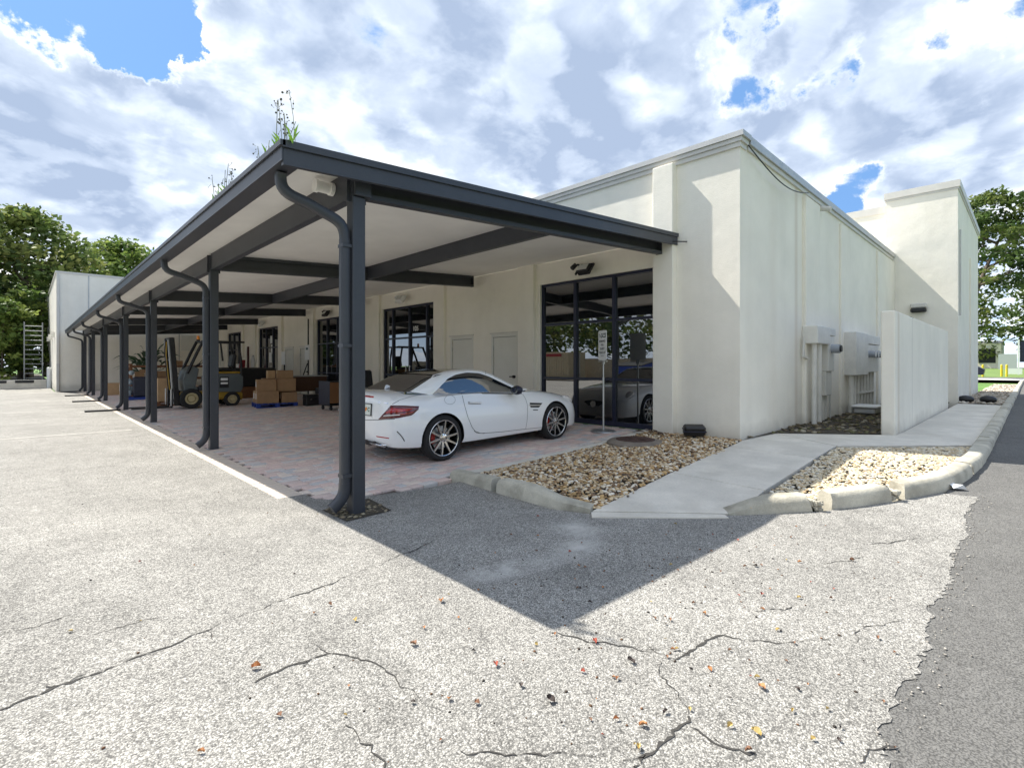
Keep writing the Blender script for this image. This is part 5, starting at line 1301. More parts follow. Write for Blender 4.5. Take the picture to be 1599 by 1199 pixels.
# board cart right of the cartons
t = root('hand_cart', (3.90, 9.30, zin(4.3)), 'black wheeled cart carrying a brown board panel by the second post', 'cart', rz=R(4))
q = MB(); q.box(0, 1.0, 0, .62, .13, .17, c=.006); q.build('deck', m_black, t)
q = MB(); q.box(.0, 1.02, -.012, .012, .21, .80); q.build('front_panel', m_brownboard, t)
q = MB(); q.box(-.012, .0, -.01, .62, .172, .84, c=.003); q.build('side_panel', m_navy, t)
q = MB(); q.box(.0, 1.0, .60, .62, .172, .80); q.build('back_panel', m_navy, t)
q = MB(); q.box(.0, 1.02, .02, .60, .78, .82, c=.004); q.build('top', m_black, t)
for xx, yy in ((.08, .08), (.08, .54), (.92, .08), (.92, .54)):
    q = MB(); q.cyl((xx-.02, yy, .06), (xx+.02, yy, .06), .058, n=12); q.box(xx-.025, xx+.025, yy-.03, yy+.03, .10, .13); q.build('caster', m_rubber, t)

# work table with cases under and in front of it
t = root('work_table', (4.35, 13.1, zin(4.8)), 'grey topped table with a dark brown front behind the cartons', 'table')
q = MB(); q.box(-.1, 1.2, 0, .8, .86, .90, c=.006); q.build('table_top', m_steel, t)
q = MB(); q.box(-.05, 1.15, .03, .06, .35, .858); q.build('front_panel', mat('dark_brown_board', (.09, .04, .02), .6), t)
for xx in (-.05, 1.1):
    for yy in (.07, .70): q = MB(); q.box(xx, xx+.05, yy, yy+.05, 0, .858); q.build('leg', m_black, t)
for i, (x, y, sx, sy, sz, lab) in enumerate(((4.10, 11.45, .55, .40, .36, 'flat black equipment case right of the carton pallet'), (4.62, 11.70, .62, .45, .52, 'larger black equipment case with silver latches under the table edge'))):
    t = root('equipment_case', (x, y, zin(x)), lab, 'case', 'black cases beside the carton pallet', rz=R(-6))
    q = MB(); q.box(0, sx, 0, sy, 0, sz*.62, c=.012); q.build('case_body', m_black, t); q = MB(); q.box(0, sx, 0, sy, sz*.622, sz, c=.012); q.build('lid', m_black, t)
    for xx in (.12, sx-.16): q = MB(); q.box(xx, xx+.05, -.012, -.001, sz*.55, sz*.70); q.build('latch', m_chrome, t)
t = root('tarp_crate', (3.55, 17.0, zin(4)), 'large crate under a black tarp behind the carton stack', 'crate')
q = MB(); q.box(0, 1.5, 0, 1.1, .0, .45, c=.01); q.build('crate', m_wood, t)
q = MB(); q.box(-.03, 1.53, -.03, 1.13, .452, 1.20, c=.05); q.build('tarp', m_black, t)

# notice stands
for (x, y, tall, lab) in ((5.25, 14.15, True, 'white notice clipped to a stand with a tall black pole by the third storefront'), (5.25, 16.55, False, 'white notice on a short black stand before the cream doors')):
    t = root('notice_stand', (x, y, zin(x)), lab, 'sign stand', 'black stands with white notices')
    q = MB(); q.cyl((0, 0, 0), (0, 0, .03), .20, n=16); q.build('base', m_black, t)
    q = MB(); q.cyl((0, 0, .03), (0, 0, 2.95 if tall else 1.3), .028, n=8); q.build('pole', m_black, t)
    q = MB(); q.box(-.05, -.032, -.20, .20, 1.42 if tall else 1.25, 1.98 if tall else 1.78, c=.004); q.build('notice', m_white_paint, t)
    if tall:
        q = MB(); q.tube([(-.03, 0, 1.3), (-.2, .06, .75), (-.1, .1, .5), (0, .05, .45)], .02, 6); q.build('hose', m_black, t); q = MB(); q.box(-.04, .04, -.06, .06, .62, .74, c=.01); q.build('clamp', m_black, t)
        q = MB(); q.box(-.052, -.0505, -.10, .10, 1.80, 1.88); q.build('print', m_ink, t)

# office chair left of the car
t = root('office_chair', (4.43, 7.75, zin(4.43)), 'black swivel office chair behind the white car', 'chair', rz=R(20))
q = MB(); q.box(-.26, .26, -.25, .25, .44, .54, c=.04); q.build('seat', m_black, t)
q = MB(); q.mat = Matrix.Translation((.0, .27, .86)) @ Matrix.Rotation(R(-8), 4, 'X'); q.box(-.25, .25, -.045, .045, -.28, .30, c=.045); q.build('backrest', m_black, t)
q = MB(); q.box(-.03, .03, .22, .27, .40, .70); q.build('back_support', m_black, t)
for s_ in (-1, 1): q = MB(); q.tube([(s_*.27, .15, .50), (s_*.31, .12, .70), (s_*.31, -.14, .70)], .022, 8); q.build('armrest', m_black, t)
q = MB(); q.cyl((0, 0, .10), (0, 0, .44), .03, n=10); q.build('gas_column', m_steel, t)
for k in range(5):
    a = 2*math.pi*k/5; q = MB(); q.tube([(0, 0, .12), (.28*math.cos(a), .28*math.sin(a), .075)], .022, 6); l_ = q.build('base_arm', m_black, t)
    q = MB(); q.cyl((.28*math.cos(a)-.015, .28*math.sin(a), .03), (.28*math.cos(a)+.015, .28*math.sin(a), .03), .03, n=10); q.build('caster', m_black, l_)

# ---------------------------------------------------------------- forklift (front to -X, seen from its side)
FK = root('forklift', (1.90, 14.35, zin(2.0)), 'yellow and grey counterbalance forklift with its mast upright', 'forklift')
m_yel = mat('worn_yellow', (.36, .22, .02), .5, var=.2, vscale=5); m_gry = mat('fork_grey', (.11, .13, .135), .45, var=.1); m_fblk = mat('fork_black', (.015, .015, .017), .5, var=.2, vscale=5)
def fk(q, n_, m, p=None, **k): return q.build(n_, m, p or FK, **k)
q = MB(); q.box(-.62, .75, -.42, .42, .24, .52, c=.04); fk(q, 'chassis', m_yel)
q = MB()
pr_ = [(.05, .50), (.98, .46), (1.06, .60), (1.06, 1.0), (.92, 1.08), (.10, 1.08), (.02, .98)]
q.mat = Matrix(((1, 0, 0, 0), (0, 0, 1, 0), (0, 1, 0, 0), (0, 0, 0, 1))); q.prism(pr_, -.46, .46); fk(q, 'battery_cover', m_gry, bevel=.02)
q = MB(); q.box(.10, .98, -.44, .44, 1.085, 1.15, c=.02); fk(q, 'seat_deck', m_yel)
q = MB(); q.box(.78, 1.06, -.47, .47, .20, .46, c=.05); fk(q, 'counterweight', m_yel)
q = MB(); q.box(.36, .82, -.24, .24, 1.155, 1.28, c=.04); s_ = fk(q, 'seat', m_fblk); q = MB(); q.mat = Matrix.Translation((.84, 0, 1.48)) @ Matrix.Rotation(R(10), 4, 'Y'); q.box(-.06, .06, -.24, .24, -.20, .26, c=.05); fk(q, 'seat_back', m_fblk, s_)
q = MB(); q.mat = Matrix(((1, 0, 0, 0), (0, 0, 1, 0), (0, 1, 0, 0), (0, 0, 0, 1))); q.prism([(-.62, .52), (-.35, .52), (-.22, 1.25), (-.38, 1.34), (-.58, 1.20), (-.66, .90)], -.42, .42); fk(q, 'front_cowl', m_gry, bevel=.02)
q = MB(); q.tube([(-.28, 0, 1.28), (-.10, 0, 1.42)], .03, 8); fk(q, 'steering_column', m_fblk); q = MB(); q.mat = Matrix.Translation((-.08, 0, 1.44)) @ Matrix.Rotation(R(-50), 4, 'Y'); q.lathe([(.16, -.012), (.175, 0), (.16, .012), (.148, 0), (.16, -.012)], 20); fk(q, 'steering_wheel', m_fblk)
for s_ in (-1, 1):
    q = MB(); q.tube([(-.55, s_*.43, 1.10), (-.30, s_*.43, 1.72), (-.12, s_*.43, 2.12)], .045, 8); fk(q, 'guard_post', m_fblk)
    q = MB(); q.tube([(1.02, s_*.43, 1.0), (.99, s_*.43, 1.6), (.90, s_*.43, 2.12)], .04, 8); fk(q, 'guard_post', m_fblk)
    q = MB(); q.tube([(.45, s_*.43, 1.5), (.38, s_*.43, 2.12)], .03, 8); fk(q, 'guard_post', m_fblk)
    q = MB(); q.box(-.16, 1.10, s_*.43-.04, s_*.43+.04, 2.10, 2.16, c=.01); fk(q, 'guard_rail', m_fblk)
for k in range(9): q = MB(); q.box(-.12+k*.14, -.09+k*.14, -.39, .39, 2.11, 2.15); fk(q, 'guard_bar', m_fblk)
q = MB(); q.mat = Matrix.Translation((-.16, 0, 2.20)); q.cyl((0, 0, -.06), (0, 0, 0), .05, n=12); bc = fk(q, 'beacon', m_fblk); q = MB(); q.cyl((-.16, 0, 2.20), (-.16, 0, 2.32), .05, .04, n=14); fk(q, 'beacon_lens', m_amber, bc)
MT = Matrix.Translation((-.80, 0, .10)) @ Matrix.Rotation(R(-4), 4, 'Y')
for s_ in (-1, 1):
    q = MB(); q.mat = MT; q.box(-.07, .07, s_*.34-.04, s_*.34+.04, .0, 2.12, c=.008); fk(q, 'mast_rail', m_fblk)
    q = MB(); q.mat = MT; q.box(-.105, -.072, s_*.28-.025, s_*.28+.025, .05, 2.06, c=.006); fk(q, 'inner_rail', m_steel)
    q = MB(); q.mat = MT; q.cyl((.02, s_*.20, .1), (.02, s_*.20, 1.9), .03, n=10); fk(q, 'lift_cylinder', m_steel)
    q = MB(); q.mat = MT; q.tube([(-.10, s_*.10, 2.0), (-.14, s_*.12, 1.6), (-.13, s_*.10, 1.1), (-.12, s_*.12, .5)], .018, 6); fk(q, 'hose', m_yel if s_ < 0 else m_fblk)
    q = MB(); q.mat = Matrix.Translation((-.80, 0, 0)); q.box(-.16, -.11, s_*.26-.05, s_*.26+.05, .05, .62, c=.006); f_ = fk(q, 'fork', m_fblk); q = MB(); q.mat = Matrix.Translation((-.80, 0, 0)); q.box(-1.15, -.112, s_*.26-.05, s_*.26+.05, .03, .072, c=.006); fk(q, 'tine', m_fblk, f_)
    q = MB(); q.mat = Matrix.Translation((-.80, 0, 0)); q.box(-.19, -.162, s_*.42-.05, s_*.42+.03, .10, .62, c=.006); fk(q, 'load_guard', m_steel)
for z in (.05, .72, 1.4, 2.06): q = MB(); q.mat = MT; q.box(-.05, .05, -.30, .30, z, z+.07); fk(q, 'mast_tie', m_fblk)
for z in (.22, .55): q = MB(); q.mat = Matrix.Translation((-.80, 0, 0)); q.box(-.10, -.075, -.46, .46, z, z+.09); fk(q, 'carriage_bar', m_fblk)
def fwheel(x, r_, yv, w_):
    for s_ in (-1, 1):
        q = MB(); q.mat = Matrix.Translation((x, s_*yv, r_)) @ Matrix.Rotation(R(90), 4, 'X'); q.lathe([(r_*.6, -w_/2), (r_*.94, -w_/2), (r_, -w_*.35), (r_, w_*.35), (r_*.94, w_/2), (r_*.6, w_/2)], 24); w = fk(q, 'wheel', m_rubber, smooth=True, ang=45)
        q = MB(); q.mat = Matrix.Translation((x, s_*yv, r_)) @ Matrix.Rotation(R(90), 4, 'X'); q.lathe([(r_*.6, -w_*.4), (r_*.42, -w_*.42), (r_*.34, -w_*.2), (r_*.3, -w_*.5), (0, -w_*.5)], 20); q.lathe([(0, w_*.5), (r_*.3, w_*.5), (r_*.34, w_*.2), (r_*.42, w_*.42), (r_*.6, w_*.4)], 20); fk(q, 'wheel_hub', mat('pale_hub', (.52, .44, .25), .5), w, smooth=True)
fwheel(-.45, .31, .44, .22); fwheel(.72, .24, .42, .18)
q = MB(); q.box(.35, .62, -.468, -.462, .62, .98); fk(q, 'warning_plate', m_fblk); q = MB(); q.box(.38, .59, -.473, -.469, .86, .94); q.box(.38, .59, -.473, -.469, .74, .80); tag(fk(q, 'printed_panel', m_white_paint), kind='stuff')

# ---------------------------------------------------------------- goods at the far end
pallet(.85, 15.9, .045, R(3), m_wood, 'wooden pallet under the large tan carton by the third post', .95, .9)
carton(1.28, 16.36, .19, .80, .80, .78, R(3), 'large tan carton left of the forklift mast', 'large cartons along the yard', m_cardboard2)
carton(.70, 25.6, .02, .70, .60, .56, R(-4), 'tan carton low on the ground near the far posts', 'large cartons along the yard', m_cardboard2)
carton(.92, 24.2, .02, .30, .34, .62, R(5), 'slim upright pale carton beside the timber rack', 'large cartons along the yard', m_cardboard2)
t = root('wrapped_pallet', (.55, 20.5, .03), 'stack of goods in dark navy wrap on a blue base', 'wrapped load', rz=R(-8))
q = MB(); q.box(-.05, 1.05, -.05, .85, 0, .10, c=.01); q.build('base', m_blue, t)
q = MB(); q.box(.22, 1.0, 0, .8, .102, .92, c=.06); q.build('dark_wrap', m_navy, t)
q = MB(); r_ = random.Random(4)
for k in range(9): q.blob((.10+r_.uniform(-.03, .1), .12+.08*k, .20+.08*k*(k % 3)/2+r_.uniform(0, .3)), .11, n=8, rg=5, sq=(1, 1, .9))
tag(q.build('plastic_film', mat('grey_film', (.30, .36, .40), .25)), None); o_ = bpy.data.objects['plastic_film']; setparent(o_, t); o_['kind'] = 'stuff'
# timber rack with two shelves
t = root('timber_rack', (1.0, 23.2, .04), 'brown timber rack holding small cartons below a broad leafed plant', 'rack')
for z in (.72, 1.28): q = MB(); q.box(0, 3.2, 0, .7, z, z+.10, c=.008); q.build('shelf', m_wood, t)
for xx in (.02, 1.55, 3.08):
    for yy in (.02, .60): q = MB(); q.box(xx, xx+.09, yy, yy+.09, 0, 1.279 if xx > 1 else 1.45); q.build('upright', m_wood, t)
for k, (x, z, sx, sz) in enumerate(((.22, .825, .34, .26), (.60, .825, .42, .20), (1.05, .825, .40, .28), (.40, 1.03, .36, .16), (2.0, .825, .5, .24), (1.72, 1.385, .3, .2))):
    carton(1.0+x+sx/2, 23.5, .04+z+.0, sx, .36, sz, rnd.uniform(-.1, .1), ('smallest carton at the near end of the rack shelf', 'second carton along the rack shelf', 'tall carton mid way along the rack shelf', 'flat carton riding on top of two rack cartons', 'wide carton at the forklift end of the rack', 'little carton on top of the timber rack')[k], 'small cartons on the timber rack', sticker=k < 2)
for k, (x, z) in enumerate(((2.3, .0), (2.75, 0))):
    t = root('bundle', (1.0+x, 22.9, .05), ('grey film bundle on the ground before the rack', 'black bagged bundle before the rack near the mast')[k], 'bundle', 'bundles below the rack')
    q = MB(); q.blob((0, 0, .22), .28, n=10, rg=7, sq=(1, .9, .8)); q.build('bag', (bpy.data.materials['grey_film'], m_navy)[k], t, smooth=True); q = MB(); q.blob((.02, 0, .47), .06, n=8, rg=5); q.build('knot', (bpy.data.materials['grey_film'], m_navy)[k], t, smooth=True)
# broad-leafed plant
m_big = mat('broad_leaf', (.022, .075, .026), .4, var=.3, vscale=3)
t = root('potted_plant', (2.1, 26.2, .07), 'large broad leafed plant in a dark pot behind the timber rack', 'plant')
q = MB(); q.lathe([(0, 0), (.28, 0), (.36, .5), (.32, .5), (.30, .42), (0, .42)], 18); q.build('pot', m_black, t)
r_ = random.Random(12); st_ = MB()
for k in range(46):
    a = r_.uniform(0, 6.28); el = r_.uniform(.15, 1.35); L = r_.uniform(.9, 1.9); h0 = r_.uniform(.6, 1.7)
    c0 = Vector((0, 0, h0)); d = Vector((math.cos(a)*math.cos(el), math.sin(a)*math.cos(el), math.sin(el)*.55)); tip = c0+d*L; sd_ = Vector((-math.sin(a), math.cos(a), 0))
    st_.tube([Vector((0, 0, .4)), c0, c0+d*L*.45], .016, 5)
    q = MB(); W_ = r_.uniform(.10, .19); pts = []; base_ = c0+d*L*.4
    for i in range(6):
        f = i/5; p = base_.lerp(tip, f)+Vector((0, 0, .18*math.sin(f*2.4)-.25*f*f)); w = W_*math.sin(min(f*1.1+.06, 1)*math.pi)**.7 if f < 1 else .004
        pts += [p+sd_*w+Vector((0, 0, .04*w/.15)), p, p-sd_*w+Vector((0, 0, .04*w/.15))]
    q.add(pts, [f_ for i in range(5) for f_ in ((3*i, 3*i+1, 3*i+4, 3*i+3), (3*i+1, 3*i+2, 3*i+5, 3*i+4))]); q.build('leaf', m_big, t)
tag(st_.build('stem', m_big, t), kind='stuff')
# tools leaning near the far storefront
q = MB(); q.box(5.58, 5.66, 22.4, 22.5, .24, 2.35); tag(q.build('dark_plank', mat('dark_red_plank', (.07, .018, .018), .6)), 'tall dark plank leaning by the wall behind the forklift', 'plank')
t = root('rolled_banner', (5.4, 22.9, .24), 'dark red rolled fabric beside a pale board behind the forklift', 'fabric roll')
q = MB(); q.cyl((0, 0, 0), (.1, 0, 1.45), .13, n=14); q.build('roll', mat('dark_red_fabric', (.20, .012, .02), .85), t); q = MB(); q.box(.0, .06, .35, .75, 0, 1.25); q.build('pale_board', m_white_paint, t)
t = root('hose_reel', (BF-.12, 22.1, 1.55), 'dark hose reel cover on the pilaster beyond the cartons', 'hose reel')
q = MB(); q.blob((0, 0, 0), .2, n=12, rg=8, sq=(.5, .9, 1.9)); q.build('cover', m_coping, t, smooth=True); q = MB(); q.box(.02, .12, -.06, .06, -.1, .1); q.build('mount', m_black, t)

# low wall, ladder and bollard beyond the far wing
q = MB(); q.box(-14, -1.35, 38.4, 38.8, -.05, .52, c=.03)
t_ = tag(q.build('retaining_wall', m_concrete), 'low pale concrete wall with dark drain slots below the trees', 'wall')
for x in (-5.2, -3.55, -2.35): q = MB(); q.box(x-.42, x+.42, 38.36, 38.45, .34, .50, c=.02); q.build('drain_slot', m_black, t_, world=True)
m_ladder = mat('dull_aluminium', (.27, .28, .29), .5, .3)
t = root('ladder', (-1.95, 39.6, .40), 'grey aluminium ladder standing upright against the tree', 'ladder')
for s_ in (-1, 1): q = MB(); q.box(s_*.42-.03, s_*.42+.03, -.03, .03, 0, 3.75, c=.006); q.build('rail', m_ladder, t)
for k in range(12): q = MB(); q.cyl((-.39, 0, .2+.30*k), (.39, 0, .2+.30*k), .024, n=8); q.build('rung', m_ladder, t)
t = root('bollard', (-1.25, 38.3, .0), 'short white bollard at the corner of the far wing', 'bollard')
q = MB(); q.cyl((0, 0, 0), (0, 0, 1.25), .11, n=16); q.build('pipe', m_white_paint, t, smooth=True); q = MB(); q.blob((0, 0, 1.25), .11, n=16, rg=6, sq=(1, 1, .5)); q.build('cap', m_white_paint, t, smooth=True)
q = MB(); V, F = fill_poly([(-16, 38.8), (-1.2, 38.8), (-1.2, 75), (-40, 75), (-40, 38.8)], lambda x, y: .40); q.add(V, F); tag(q.build('wooded_bank', m_soil), kind='structure')

# fallen leaves and twigs on the asphalt
LC = [mat('fallen_leaf_%s' % n_, c, .7) for n_, c in (('orange', (.42, .19, .07)), ('brown', (.22, .11, .06)), ('yellow', (.46, .34, .12)), ('dark', (.05, .035, .03)), ('red', (.34, .08, .05)))]
LM = []
for mi, m_ in enumerate(LC):
    for k in range(2):
        r_ = random.Random(mi*5+k); q = MB(); L = .05; pts = []
        for i in range(6):
            f = i/5; w = .017*math.sin(min(f+.05, 1)*math.pi)**.8; z = .006+.012*math.sin(f*3)+r_.uniform(0, .006); pts += [(f*L-L/2, w, z+r_.uniform(0, .012)), (f*L-L/2, 0, z*.5), (f*L-L/2, -w, z+r_.uniform(0, .012))]
        q.add(pts, [f_ for i in range(5) for f_ in ((3*i, 3*i+1, 3*i+4, 3*i+3), (3*i+1, 3*i+2, 3*i+5, 3*i+4))]); LM.append(q.mesh('fallen_leaf', m_))
NAMES = ['orange', 'brown', 'yellow', 'dark', 'red']
lp = [(1190, 1076, 0), (1108, 1046, 0), (1215, 985, 2), (1100, 960, 0), (985, 1035, 3), (1040, 1114, 3), (860, 1095, 3), (775, 1040, 4), (555, 970, 2), (690, 940, 0), (400, 1043, 0), (515, 945, 1), (645, 1008, 1), (1330, 876, 1), (1180, 885, 3), (1005, 1135, 0), (1180, 1146, 2), (998, 1170, 2), (930, 1003, 4), (1140, 1135, 2)]
r_ = random.Random(31)
for _ in range(130):
    px = r_.gauss(1080, 170) if r_.random() < .62 else r_.uniform(20, 1480); py = r_.uniform(800, 1180) if r_.random() < .7 else r_.gauss(880, 40)
    lp.append((px, py, r_.choice((0, 0, 0, 1, 1, 2, 2, 3, 4))))
for (px, py, c) in lp:
    if not (0 < px < 1420 and 790 < py < 1195): continue
    p = ground_at(px, py, lambda x: max(0, zout(x)))
    if p.y > -.3 and p.x > 0 or in_poly(p.x, p.y, bed1) or p.y > -1.5 and p.x > 1.4 or p.x > 3.0: continue
    o = bpy.data.objects.new('fallen_leaf', LM[c*2+r_.randint(0, 1)]); COL.objects.link(o); s_ = (r_.uniform(.5, .85) if lp.index((px, py, c)) < 20 else r_.uniform(.22, .55))
    o.location = p+Vector((0, 0, .004)); o.rotation_euler = (r_.uniform(-.3, .3), r_.uniform(-.3, .3), r_.uniform(0, 6.28)); o.scale = (s_, s_*r_.uniform(.7, 1.3), s_)
    tag(o, 'small %s leaf fallen on the bleached asphalt' % NAMES[c], 'leaf', '%s leaves fallen on the asphalt' % NAMES[c])
# ---------------------------------------------------------------- trees
def tree(name, label, base, height, crown_r, n_clumps, leaf, seed, tones, trunk_r=.28, crown_base=.25, per=34, clump=.9, shape='round', group=None, skew=(0, 0), limbs=7, cat_='tree', flat=.62):
    r = np.random.default_rng(seed); rr = random.Random(seed)
    t = root(name, base, label, cat_, group)
    top = height*.82; k = 7; pts = []
    for i in range(k+1):
        f = i/k; pts.append(Vector((skew[0]*f*f+rr.uniform(-.12, .12)*f, skew[1]*f*f+rr.uniform(-.12, .12)*f, top*f)))
    q = MB(); q.tube(pts, trunk_r, 9, scales=[1.25]+[1-.80*i/k for i in range(1, k+1)]); q.build('trunk', m_bark, t, smooth=True)
    centres = []
    cb = height*crown_base
    def radius_at(f):
        if shape == 'round': return crown_r*math.sqrt(max(0, 1-(2*f-.92)**2*.95))
        if shape == 'cone': return crown_r*(1-.82*f)*(.75+.25*math.sin(f*22))
        return crown_r*(.55+.45*math.sin(f*math.pi))
    for j in range(limbs):
        f = (j+.5)/limbs; z = cb+(height-cb)*f*.72; a = j*2.4+rr.uniform(-.4, .4); L = radius_at(f)*rr.uniform(.65, .95)
        i = min(int(z/top*k), k-1); p0 = pts[i].lerp(pts[i+1], z/top*k-i)
        e = p0+Vector((math.cos(a)*L, math.sin(a)*L, L*rr.uniform(.25, .7))); mdl = p0.lerp(e, .5)+Vector((0, 0, -.06*L))
        q = MB(); q.tube([p0, mdl, e], trunk_r*.34, 6, scales=[1, .7, .25]); b = q.build('branch', m_bark, t, smooth=True)
        for _ in range(3):
            s0 = mdl.lerp(e, rr.uniform(0, .8)); e2 = s0+Vector((rr.uniform(-1, 1), rr.uniform(-1, 1), rr.uniform(.1, .9))).normalized()*L*.42
            q2 = MB(); q2.tube([s0, e2], trunk_r*.13, 5, scales=[1, .3]); q2.build('twig', m_bark, b); centres.append(e2)
        centres.append(e)
    while len(centres) < n_clumps:
        f = rr.random()**.9; a = rr.uniform(0, 6.28); rad = radius_at(f)*math.sqrt(rr.uniform(.12, 1)); z = cb+(height-cb)*f
        i = min(int(z/top*k), k-1); c0 = pts[min(i, k)]
        centres.append(Vector((c0.x+math.cos(a)*rad, c0.y+math.sin(a)*rad, z)))
    V = []; C = []; pal = np.array(tones)
    for c in centres:
        cr_ = clump*rr.uniform(.55, 1.25); n = max(6, int(per*(cr_/clump)**2)); d = r.normal(size=(n, 3)); d /= np.linalg.norm(d, axis=1)[:, None]
        p = np.array(c)+d*cr_*np.sqrt(r.uniform(.1, 1, (n, 1)))*np.array([1, 1, flat])
        u = r.normal(size=(n, 3))+d*.3; u[:, 2] *= .6; u /= np.linalg.norm(u, axis=1)[:, None]; w = np.cross(u, r.normal(size=(n, 3))+np.array([0, 0, 1.2])); w /= np.linalg.norm(w, axis=1)[:, None]
        L = leaf*r.uniform(.6, 1.35, (n, 1)); q4 = np.stack([p-u*L*.5, p+w*L*.33, p+u*L*.5, p-w*L*.33], 1)
        V.append(q4.reshape(-1, 3)); base_c = pal[rr.randrange(len(pal))]*rr.uniform(.8, 1.2)
        C.append(np.repeat(base_c*r.uniform(.75, 1.3, (n, 1)), 4, 0))
    V = np.concatenate(V); C = np.concatenate(C); F = np.arange(len(V)).reshape(-1, 4)
    o = np_obj('crown', V, F, m_leaf, C, t); o['kind'] = 'stuff'
    return t
G1 = [(.105, .155, .040), (.145, .195, .05), (.20, .235, .065), (.075, .115, .032), (.25, .27, .08)]
G2 = [(.125, .19, .042), (.175, .235, .055), (.23, .285, .07), (.09, .145, .034)]
G3 = [(.06, .10, .026), (.08, .125, .032), (.12, .165, .042), (.15, .185, .05), (.045, .08, .022)]
G4 = [(.10, .18, .05), (.15, .23, .06), (.08, .15, .04)]
tree('oak_tree', 'tall dense dark trunked tree behind the ladder, left of the far wing', (-2.3, 50.5, .4), 13.0, 4.8, 270, .44, 2, G1, .42, .16, per=46, clump=1.35, limbs=11, group=None)
tree('oak_tree', 'rounded leafy tree rising behind the roof of the far wing', (5.8, 71.0, 0), 15.8, 6.6, 290, .52, 5, G2, .5, .2, per=46, clump=1.6, limbs=9)
tree('oak_tree', 'broad tree behind the far wing roof, nearer the carport roof', (12.5, 74, 0), 15.5, 7.5, 230, .52, 6, G2, .5, .2, per=46, clump=1.6, limbs=8)
tree('oak_tree', 'tree at the very left picture edge with low hanging foliage', (-7.6, 48, .4), 12.2, 4.8, 230, .44, 8, G1, .35, .10, per=44, clump=1.3, limbs=9)
tree('oak_tree', 'narrow tree filling the gap between the ladder tree and the wing tree', (-.8, 60, .3), 10.5, 4.2, 170, .46, 9, G3, .35, .12, per=44, clump=1.3, limbs=8)
for k, (x, y, h, r_, lab) in enumerate(((-5.0, 42.5, 3.6, 1.9, 'dark leafy shrub left of the ladder at the low wall'), (-3.4, 41.6, 5.2, 1.7, 'tall light green shrub just left of the ladder'), (-7.6, 42.5, 4.6, 2.2, 'broad shrub at the left edge above the low wall'), (-2.2, 44.0, 6.4, 2.2, 'overgrown shrub directly behind the ladder'))):
    tree('shrub', lab, (x, y, .4), h, r_, 80, .30, 40+k, G3 if k % 2 == 0 else G2, .07, .04, per=40, clump=.62, limbs=5, cat_='shrub', group='shrubs above the low wall')
# right side, beyond the tower
tree('oak_tree', 'large open crowned tree beyond the tower with bare limbs showing', (57.7, -.35, .2), 16.6, 5.2, 225, .36, 15, G3, .34, .42, per=60, clump=1.05, limbs=13, flat=.42, skew=(2.7, -2.6))
tree('cypress_tree', 'feathery light green conifer at the right edge behind the pale warehouse', (104, -8.2, .4), 13.5, 5.0, 170, .5, 17, G4, .3, .05, per=44, clump=1.2, shape='cone', limbs=8)
tree('oak_tree', 'distant round tree behind the pale warehouse roof', (150, 8.0, .6), 17, 9, 120, .9, 18, G1, .5, .1, per=40, clump=2.2, limbs=6)
tree('oak_tree', 'distant dark tree right of the warehouse roof', (160, -8.0, .6), 19, 10, 130, 1.0, 19, G3, .5, .1, per=40, clump=2.4, limbs=6)
# across the lot: what the storefront glass mirrors
for k, (x, y, h, r_) in enumerate(((-30, 16, 11, 5), (-31, 26, 13, 6), (-33, 37, 12, 6), (-30, 46, 14, 6), (-31, 6, 12, 5))):
    tree('oak_tree', ('green tree behind the dumpster mirrored in the corner storefront', 'tree mirrored beside the pale container', 'tree mirrored in the numbered entrance', 'tallest tree on the far side of the lot', 'tree behind the pale fence end')[k], (x, y, 0), h, r_, 110, .6, 60+k, G1, .35, .18, per=38, clump=1.5, limbs=6)
m_cont = mat('beige_container', (.52, .42, .26), .6, 0, var=.08)
for k, (x, y, L, lab) in enumerate(((-24, 8, 6.1, 'beige storage container with a red band across the lot'), (-25, 26, 6.1, 'beige storage container farther along the lot edge'))):
    t = root('storage_container', (x, y, 0), lab, 'container', 'containers across the lot'); q = MB(); q.box(0, 2.4, 0, L, .1, 2.6)
    for i in range(20): q.box(2.401, 2.44, .05+i*L/20, .05+i*L/20+.16, .15, 2.5)
    q.build('shell', m_cont, t); q = MB(); q.box(2.45, 2.47, L*.15, L*.8, 2.15, 2.42); q.build('red_band', mat('red_band', (.35, .03, .03), .6), t)
    for s_ in (.6, 1.2): q = MB(); q.cyl((s_+.3, -.03, .2), (s_+.3, -.03, 2.5), .03, n=6); q.build('lock_rod', m_steel, t)
t = root('dumpster', (-22, 16.5, 0), 'blue steel dumpster with sloped lid across the lot', 'dumpster')
q = MB(); q.prism([(0, 0), (1.8, 0), (1.8, 2.6), (0, 2.6)], .15, lambda x, y: 1.3+.3*(1-x/1.8)); q.build('bin', m_blue, t); q = MB(); q.prism([(-.03, -.03), (1.84, -.03), (1.84, 2.63), (-.03, 2.63)], lambda x, y: 1.305+.3*(1-x/1.8), lambda x, y: 1.36+.3*(1-x/1.8)); q.build('lid', m_black, t)
q = MB(); q.box(1.802, 1.83, .3, .8, .7, 1.2); q.build('placard', m_white_paint, t)
q = MB(); q.box(-27, -26.8, 2, 60, 0, 2.0); tag(q.build('board_fence', mat('tan_fence', (.44, .36, .24), .8, var=.1)), 'long tan fence along the far side of the lot', 'fence')
q = MB(); q.box(-40, 30, -34, -33.8, 0, 2.2); tag(q.build('board_fence', bpy.data.materials['tan_fence']), 'tan fence across the road behind the camera', 'fence')
